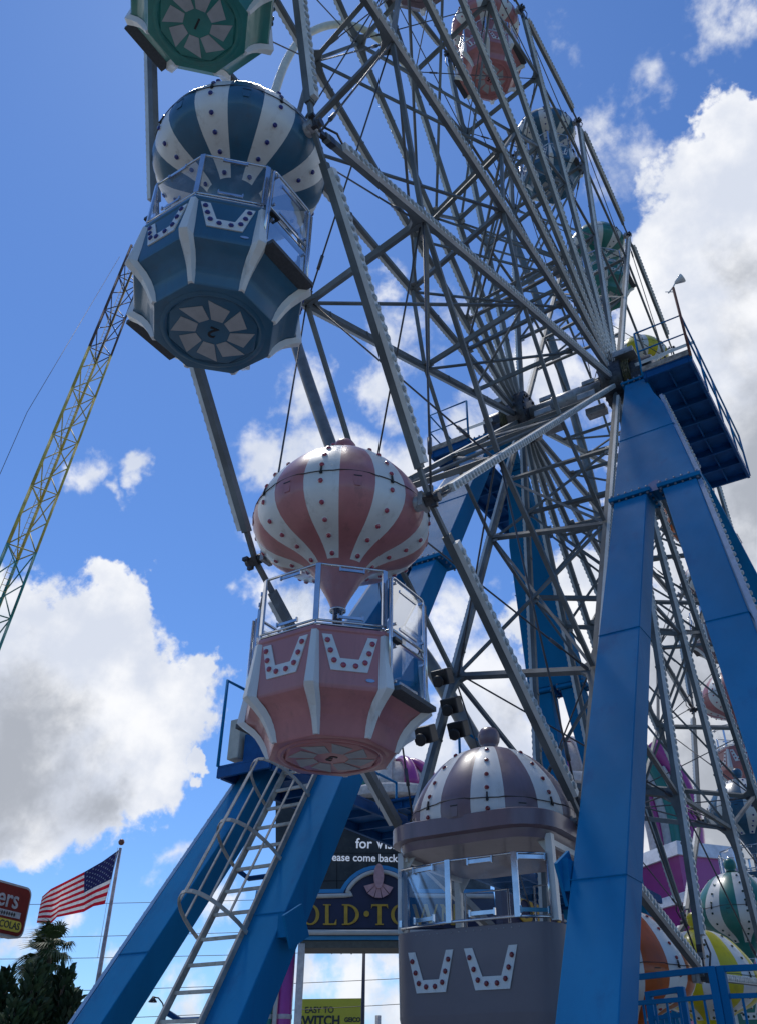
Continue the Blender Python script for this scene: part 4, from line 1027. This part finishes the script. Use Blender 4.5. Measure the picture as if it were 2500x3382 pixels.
def letters(items, fn, m, parent):
    for (ch, x0, w_, yt, yb) in items:
        mb = MB()
        for j, pl in enumerate(serif(ch, x0, w_, yt, yb)):
            P_ = [fn(x, y, .17+.0012*(j % 5)) for x, y in pl]; n = len(P_); nn_ = GN
            mb.add([p-GN*.07 for p in P_]+P_, [list(range(n)), list(range(n, 2*n))[::-1]]+[(i, n+i, n+(i+1) % n, (i+1) % n) for i in range(n)])
        o = mb.build('letter', m, parent); bm = bmesh.new(); bm.from_mesh(o.data); bmesh.ops.recalc_face_normals(bm, faces=bm.faces); bm.to_mesh(o.data); bm.free()
yt, yb = 1975, 2020
letters([('O', 658, 40, yt, yb), ('L', 706, 29, yt, yb), ('D', 747, 37, yt, yb), ('T', 811, 34, yt, yb), ('O', 852, 42, yt, yb), ('W', 902, 50, yt, yb), ('N', 958, 38, yt, yb)], GS, m_gold, gate)
mb = MB(); c = GS(800, 1996, .14); mb.prism([(6*gpx*math.cos(i*math.pi/8), 6*gpx*math.sin(i*math.pi/8)) for i in range(16)], .05, c, GX, UP); mb.build('dot', m_gold, gate)
mb = MB(); c = GS(826, 1916, .3); mb.prism([(11*gpx*math.cos(i*math.pi/10), 26*gpx*math.sin(i*math.pi/10)) for i in range(20)], .10, c, GX, UP)
for i in range(5):
    a = rad(-150+30*i); r1, r2 = 18*gpx, 33*gpx; o_ = c-UP*12*gpx-GN*.04
    mb.prism([(r1*.4*math.cos(a-.26), r1*.4*math.sin(a-.26)), (r2*math.cos(a-.26), r2*math.sin(a-.26)), (r2*math.cos(a+.2), r2*math.sin(a+.2)), (r1*.4*math.cos(a+.2), r1*.4*math.sin(a+.2))], .06+.004*i, o_, GX, UP)
mb.build('shell_ornament', mat('salmon_ornament', (.50, .27, .27), .5), gate)
# screen
scr = thing('message_screen', 'large dark dusty message screen with white words above the navy sign', 'screen', (sg.x, sg.y, 0))
m_scr = mat('dark_screen', (.022, .020, .018), .35, 0, .7, 1.3, dirt=(.05, .045, .035), dirt_amt=.7)
hb = MB(); q_ = GS(837, 1852, -3.4); hb.box(q_, (475*gpx*.98, 4.0, 240*gpx), Matrix.Rotation(math.atan2(GX.y, GX.x), 3, 'Z')); hb.build('housing', m_nv, scr)
flat('screen_face', [(600, 1730), (1075, 1730), (1075, 1975), (600, 1975)], m_scr, scr, .6, -.75)
m_led = emit_mat('white_pixels', (.62, .66, .72), .35)
def scr_text(txt, x, y, hpx, al):
    mb = text_mb(txt, hpx*gpx*1.02, GS(x, y, -.735), GX, UP, .01, .012, al); return mb.build('message', m_led, scr)
scr_text('Thank You', 905, 1803, 32, 'CENTER'); scr_text('for Visiting', 777, 1832, 31, 'LEFT'); scr_text('Please come back again', 708, 1862, 23, 'LEFT')
mb = MB()
for i in range(1, 7): x = 600+475*i/7; mb.tube([GS(x, 1730, -.745), GS(x, 1975, -.745)], .015, 4)
for i in range(1, 4): y = 1730+245*i/4; mb.tube([GS(600, y, -.745), GS(1075, y, -.745)], .015, 4)
mb.build('panel_joint', m_black, scr)
# striped columns under the sign
m_mag = mat('magenta_gloss', (.40, .045, .24), .3, 0, .08, 1, coat=.4); m_tl = mat('teal_gloss', (.015, .19, .15), .3, 0, .08, 1, coat=.4)
def column(xc, xb, wpx, m, fwd, label):
    a = GS(xc, 2058, fwd); r_ = wpx/2*gpx; t = thing('striped_column', label, 'column', (a.x, a.y, 0), 'painted columns carrying the entrance sign')
    mb = MB(); mb.tube([(a.x, a.y, 0), (a.x, a.y, a.z)], r_, 16); mb.build('shaft', m, t)
    z = GS(xb, 2218, fwd).z; mb = MB(); mb.lathe([(r_*1.02, z-.08), (r_*1.04, z-.07), (r_*1.04, z+.07), (r_*1.02, z+.08)], 16, (a.x, a.y, 0)); mb.build('band', m_fw, t)
column(630, 623, 32, m_mag, -.3, 'round magenta column under the left end of the navy sign')
column(592, 586, 30, m_tl, -.3, 'round green column just left of the magenta column')
column(1030, 1030, 30, m_mag, -.3, 'round magenta column under the sign behind the grey cabin')
a = GS(659, 2058, -.2); t = thing('gate_post', 'square white post right beside the magenta column', 'post', (a.x, a.y, 0)); mb = MB(); mb.box((a.x, a.y, a.z/2), (.27, .27, a.z), Matrix.Rotation(math.atan2(GX.y, GX.x), 3, 'Z')); mb.build('shaft', m_fw, t, bevel=.02)
a = GS(611, 2058, -.1); t = thing('gate_post', 'narrow riveted white strip between the green and magenta columns', 'post', (a.x, a.y, 0)); mb = MB(); mb.box((a.x, a.y, a.z/2), (.15, .15, a.z), Matrix.Rotation(math.atan2(GX.y, GX.x), 3, 'Z')); mb.build('shaft', m_cr, t, bevel=.02)
# second sign face at an angle, glimpsed through the cabin glass
s2p = at(1105, 1985, 34); s2 = thing('entrance_sign', 'angled navy sign with gold letters seen through the grey cabin windscreen', 'sign', (s2p.x, s2p.y, 0))
X2 = (Matrix.Rotation(rad(40), 3, 'Z') @ GX).normalized(); N2 = X2.cross(UP)
def board2(w0, w1, z0, z1, d, m, name, o=0.0): mb = MB(); mb.prism([(w0, z0), (w1, z0), (w1, z1), (w0, z1)], d, s2p+N2*o, X2, UP); return mb.build(name, m, s2)
board2(-.6, 5.2, -.95, 1.0, .3, m_nv, 'board'); board2(-.7, 5.3, 1.0, 1.4, .36, m_lb, 'top_trim', -.02); board2(-.7, 5.3, .78, .98, .42, m_cr, 'cream_moulding', -.03)
board2(-.7, 5.3, -1.25, -.95, .36, m_lb, 'bottom_trim', -.02)
mb = text_mb('OLD TOWN', 1.25, s2p+N2*.31+X2*.1, X2, UP, .05, .01, 'LEFT'); mb.build('lettering', m_gold, s2)

# ---- candy striped decorative domes of the entrance
def candy_dome(p, r, hgt, label, kinds, n=10, drum=True):
    t = thing('striped_dome', label, 'dome', (p.x, p.y, 0), 'candy striped domes over the entrance')
    for i in range(n):
        a = 2*math.pi*i/n; pts = []
        for j in range(11):
            q = math.pi/2*j/10; pts.append(p+Vector((math.cos(a)*r*math.cos(q)**.8, math.sin(a)*r*math.cos(q)**.8, hgt*math.sin(q))))
        mb = MB(); mb.tube(pts, r*.19, 10, r2=r*.05); m = kinds[i % len(kinds)]; mb.build('stripe', m, t)
    mb = MB(); mb.lathe([(r*1.25, 0), (r*1.3, -.1), (r*1.3, -.45), (r*1.2, -.5)], 24, p, smooth=False); mb.build('cornice', m_fw, t)
    mb = MB(); mb.lathe([(r*.93, 0), (r*.83, hgt*.45), (r*.5, hgt*.83), (0, hgt*.96)], 24, p); mb.build('inner_shell', m_fw, t)
    mb = MB(); mb.lathe([(r*.9, -.5), (r*.9, -p.z if drum else -1.4)], 20, p, smooth=False, cap=True); mb.build('drum', mat('drum_wood', (.16, .13, .11), .7, 0, .3, 2), t)
    return t
candy_dome(at(862, 1742, 41.2), 2.0, 1.7, 'green and magenta striped dome peeping out between pink gondola and grey cabin', [m_mag, m_tl, m_fw], drum=False)
candy_dome(at(1240, 1712, 44), 1.7, 2.2, 'magenta and white striped dome seen through the gap in the far tower leg', [m_mag, m_fw])
# curved banner tubes and tiered magenta tower on the right
tt = at(1500, 1900, 36); TX, TN = basis(tt)
tw = thing('striped_tower', 'tiered magenta tower with white ledges behind the right part of the wheel', 'tower', (tt.x, tt.y, 0))
TR = Matrix.Rotation(math.atan2(TX.y, TX.x)+rad(38), 3, 'Z'); zt0 = at(1500, 1868, 36).z
m_ledge = mat('white_ledge', (.72, .74, .78), .4, 0, .15, 3)
for i in range(4):
    s_ = 2.55; z = zt0-i*1.55
    mb = MB(); mb.box((tt.x, tt.y, z-.93), (s_, s_, 1.25), TR); mb.build('tier', m_mag, tw)
    mb = MB(); o_ = Vector((tt.x, tt.y, z)); s2_ = s_/2+.12
    vs = [o_+TR @ Vector((x*s2_, y*s2_, -.34)) for x, y in ((-1, -1), (1, -1), (1, 1), (-1, 1))]+[o_+TR @ Vector((x*(s2_-.18), y*(s2_-.18), .18)) for x, y in ((-1, -1), (1, -1), (1, 1), (-1, 1))]
    mb.add(vs, [(3, 2, 1, 0), (4, 5, 6, 7), (0, 1, 5, 4), (1, 2, 6, 5), (2, 3, 7, 6), (3, 0, 4, 7)]); mb.build('ledge', m_ledge, tw)
mb = MB(); mb.box((tt.x, tt.y, (zt0-5.5)/2), (2.3, 2.3, max(.5, zt0-5.5)), TR); mb.build('plinth', m_nv, tw)
for (pts, m, r_) in (([(1452, 1856), (1441, 1800), (1424, 1740), (1402, 1690), (1370, 1650)], m_mag, .30), ([(1484, 1852), (1474, 1790), (1455, 1720), (1425, 1665), (1380, 1620)], m_tl, .40), ([(1525, 1850), (1520, 1790), (1505, 1730), (1475, 1670), (1430, 1620)], m_mag, .36)):
    mb = MB(); mb.tube(smooth_pts([at(x-8, y+6, 36.3) for x, y in pts], 3), r_, 12); mb.build('curved_tube', m, tw)
for pts in ([(1436, 1862), (1426, 1805), (1409, 1745), (1385, 1690)], [(1468, 1858), (1459, 1800), (1442, 1735), (1412, 1675)], [(1505, 1856), (1499, 1795), (1482, 1730), (1450, 1670)]):
    mb = MB(); mb.tube(smooth_pts([at(x-8, y+6, 36.0) for x, y in pts], 3), .16, 8); mb.build('white_rib', m_fw, tw)

# ---- billboard
bb = at(715, 2205, 85); BX, BN = basis(bb); bpx = (at(725, 2205, 85)-bb).length/10
bl = thing('billboard', 'yellow roadside billboard with dark lettering framed by the entrance opening', 'billboard', (bb.x, bb.y, 0))
BX = Matrix.Rotation(rad(-18), 3, 'Z') @ BX; BN = BX.cross(UP)
Ob = at(722, 2216, 85)
mb = MB(); mb.prism([(-70*bpx, -36*bpx), (70*bpx, -36*bpx), (70*bpx, 32*bpx), (-70*bpx, 32*bpx)], .4, Ob-BN*.4, BX, UP); mb.build('panel', mat('yellow_sheet', (.50, .42, .02), .5, 0, .06, .4), bl)
text_mb('EASY TO', 17*bpx, Ob-BX*26*bpx+UP*10*bpx+BN*.01, BX, UP, .03, .012).build('lettering', m_black, bl)
text_mb('SWITCH', 26*bpx, Ob-BX*27*bpx-UP*11*bpx+BN*.01, BX, UP, .03, .03).build('lettering', m_black, bl)
text_mb('GEICO', 12*bpx, Ob+BX*50*bpx-UP*9*bpx+BN*.01, BX, UP, .03, .035).build('lettering', m_black, bl)
mb = MB()
for o_ in (-4, 4): q = Ob+BX*o_-BN*.5; mb.tube([(q.x, q.y, 0), (q.x, q.y, q.z)], .25, 8)
mb.build('post', m_hub, bl)
# ---- flood light pole and street lamp
def lightpole(x, ytop, dist, label, heads):
    p = at(x, ytop, dist); t = thing('light_pole', label, 'light pole', (p.x, p.y, 0)); mb = MB(); mb.tube([(p.x, p.y, 0), p], .16, 8, r2=.09); mb.build('pole', mat('dark_pole', (.05, .045, .06), .6), t)
    X_, N_ = basis(p)
    mb = MB(); mb.beam(p-X_*.8, p+X_*.7, .08, .08, (0, 0, 1)); mb.build('cross_arm', m_hub, t)
    for o_ in heads:
        mb = MB(); mb.lathe([(.05, .25), (.28, .1), (.33, -.15), (0, -.5)], 12, p+X_*o_+Vector((0, 0, .05))); mb.build('lamp_head', m_hub, t)
lightpole(795, 2066, 58, 'tall thin dark pole with floodlights inside the entrance opening', (-1.9, -1.35, -.75))
p = at(333, 2178, 40); t = thing('street_lamp', 'small dark curved street lamp at the foot of the ladder', 'street lamp', at(362, 2245, 40)); 
mb = MB(); mb.tube([at(362, 2400, 40), at(361, 2215, 40), at(356, 2190, 40), at(347, 2178, 40), at(336, 2176, 40)], .03, 6); mb.build('arm', m_black, t)
mb = MB(); mb.lathe([(.03, .1), (.08, .02), (.17, -.09), (.17, -.12)], 12, at(335, 2180, 40)); mb.build('lamp_shade', m_black, t)
# ---- power lines
for i, (xa, ya, xb, yb_, dist, lb) in enumerate(((-500, 1975, 1200, 1940, 62, 'uppermost power line crossing behind the palm and the ladder'), (-500, 2050, 1200, 2006, 62, 'second power line from the top crossing behind the palm'), (-500, 2093, 1200, 2058, 62, 'third power line from the top just over the dark trees'),
        (-500, 2170, 1200, 2118, 62, 'fourth power line from the top, inside the entrance opening'), (-500, 2240, 1200, 2170, 62, 'lowest power line low over the billboard'))):
    a = at(xa, ya, dist*1.45); b = at(xb, yb_, dist*1.15); mb = MB()
    mb.tube([a+(b-a)*t+Vector((0, 0, -1.1*4*t*(1-t)*.35)) for t in [j/20 for j in range(21)]], .022, 4)
    tag(mb.build('power_line', m_black), lb, 'power line', 'power lines behind the park')

# ---- trees
m_leaf = mat('dark_conifer_leaf', (.028, .058, .018), .7, 0, .5, 2.5); m_bark = mat('bark', (.09, .07, .05), .9, 0, .3, 4); m_palm = mat('palm_leaf', (.05, .085, .025), .5, 0, .4, 3)
def leaf_shrub(p, h, r, label, seed):
    rnd = random.Random(seed); t = thing('conifer_tree', label, 'tree', p, 'dark bushy trees at the lower left')
    tr = MB(); tr.tube([p, p+UP*h*.5, p+UP*h*.93], .16, 7, r2=.03)
    spires = [(rnd.uniform(-r, r)*.8, rnd.uniform(-r, r)*.8, h*rnd.uniform(.62, 1.0)) for _ in range(9)]+[(0, 0, h)]
    mb = MB()
    for (sx_, sy_, sh) in spires:
        tr.tube([p+UP*h*.2, p+Vector((sx_*.7, sy_*.7, sh*.6)), p+Vector((sx_, sy_, sh*.95))], .06, 5, r2=.015)
        for i in range(int(750)):
            f = rnd.random()**.8; z = sh*(.12+.88*f); rr = r*.55*(1-f)**.6*rnd.random()**.5+.07; a = rnd.uniform(0, 6.283)
            c = p+Vector((sx_+rr*math.cos(a), sy_+rr*math.sin(a), z+rnd.uniform(-.1, .1)))
            d = Vector((math.cos(a)*.6+rnd.uniform(-.4, .4), math.sin(a)*.6+rnd.uniform(-.4, .4), rnd.uniform(.3, 1.2))).normalized()
            s_ = d.cross(Vector((rnd.uniform(-1, 1), rnd.uniform(-1, 1), rnd.uniform(-1, 1)))).normalized(); l = rnd.uniform(.12, .30); w_ = l*.33
            mb.add([c-s_*w_*.4, c+s_*w_*.4, c+d*l*.6+s_*w_*.7, c+d*l, c+d*l*.55-s_*w_*.7], [(0, 1, 2, 3, 4)])
    mb.build('crown', m_leaf, t); tr.build('trunk', m_bark, t); return t
def gp(x, dist): v = at(x, 2100, dist); return Vector((v.x, v.y, 0))
def hgt(x, y, dist): return at(x, y, dist).z
leaf_shrub(gp(95, 27), hgt(95, 2110, 27), 1.15, 'dark conifer below the palm, the fullest of the lower left trees', 1)
leaf_shrub(gp(25, 28), hgt(25, 2128, 28), 1.0, 'dark conifer cut by the left edge of the picture', 2)
leaf_shrub(gp(148, 27.5), hgt(150, 2116, 27.5), .9, 'dark conifer touching the slanting blue leg', 3)
# palm
def palm(px, py, dist, label, h_extra=0):
    top = at(px, py, dist); base = Vector((top.x+.3, top.y, 0)); t = thing('palm_tree', label, 'tree', base); rnd = random.Random(5)
    mb = MB(); mb.tube([base, base+(top-base)*.5+Vector((.15, 0, 0)), top], .17, 8, r2=.13); mb.build('trunk', m_bark, t)
    mb = MB(); X_, N_ = basis(top)
    for i in range(30):
        a = rnd.uniform(0, 6.283); el = rnd.uniform(-.9, 1.35); L = rnd.uniform(.62, .92); wind = Vector((-.35, .1, 0))
        d = (X_*math.cos(a)*math.cos(el)+N_*math.sin(a)*math.cos(el)+UP*math.sin(el)).normalized()
        q = top+d*.42+UP*(-.08*math.cos(el)); mb.tube([top, top+d*.25, q], .018, 4)
        sd = d.cross(UP); sd = sd.normalized() if sd.length > .1 else X_
        upv = sd.cross(d)
        for j in range(17):
            f = rad(-75+150*j/16); e = (d*math.cos(f)+sd*math.sin(f)).normalized(); l = L*(.55+.35*math.cos(f))*rnd.uniform(.8, 1.05)
            m1 = q+e*l*.55+UP*.02; tip = q+e*l+UP*(-.30*l)+X_*(-.12); w_ = .028
            s_ = e.cross(upv).normalized() if e.cross(upv).length > .1 else sd
            mb.add([q, m1-s_*w_, tip, m1+s_*w_], [(0, 1, 2, 3)])
    mb.build('fronds', m_palm, t)
palm(108, 2066, 33, 'windblown fan palm standing behind the dark trees, right trunk')
palm(94, 2090, 34, 'shorter slimmer palm just left of and behind the windblown one')

for o in bpy.data.objects:
    if o.parent is None and o.get('kind') is None and 'label' not in o and o.type in ('MESH', 'EMPTY'): print('UNLABELLED', o.name)
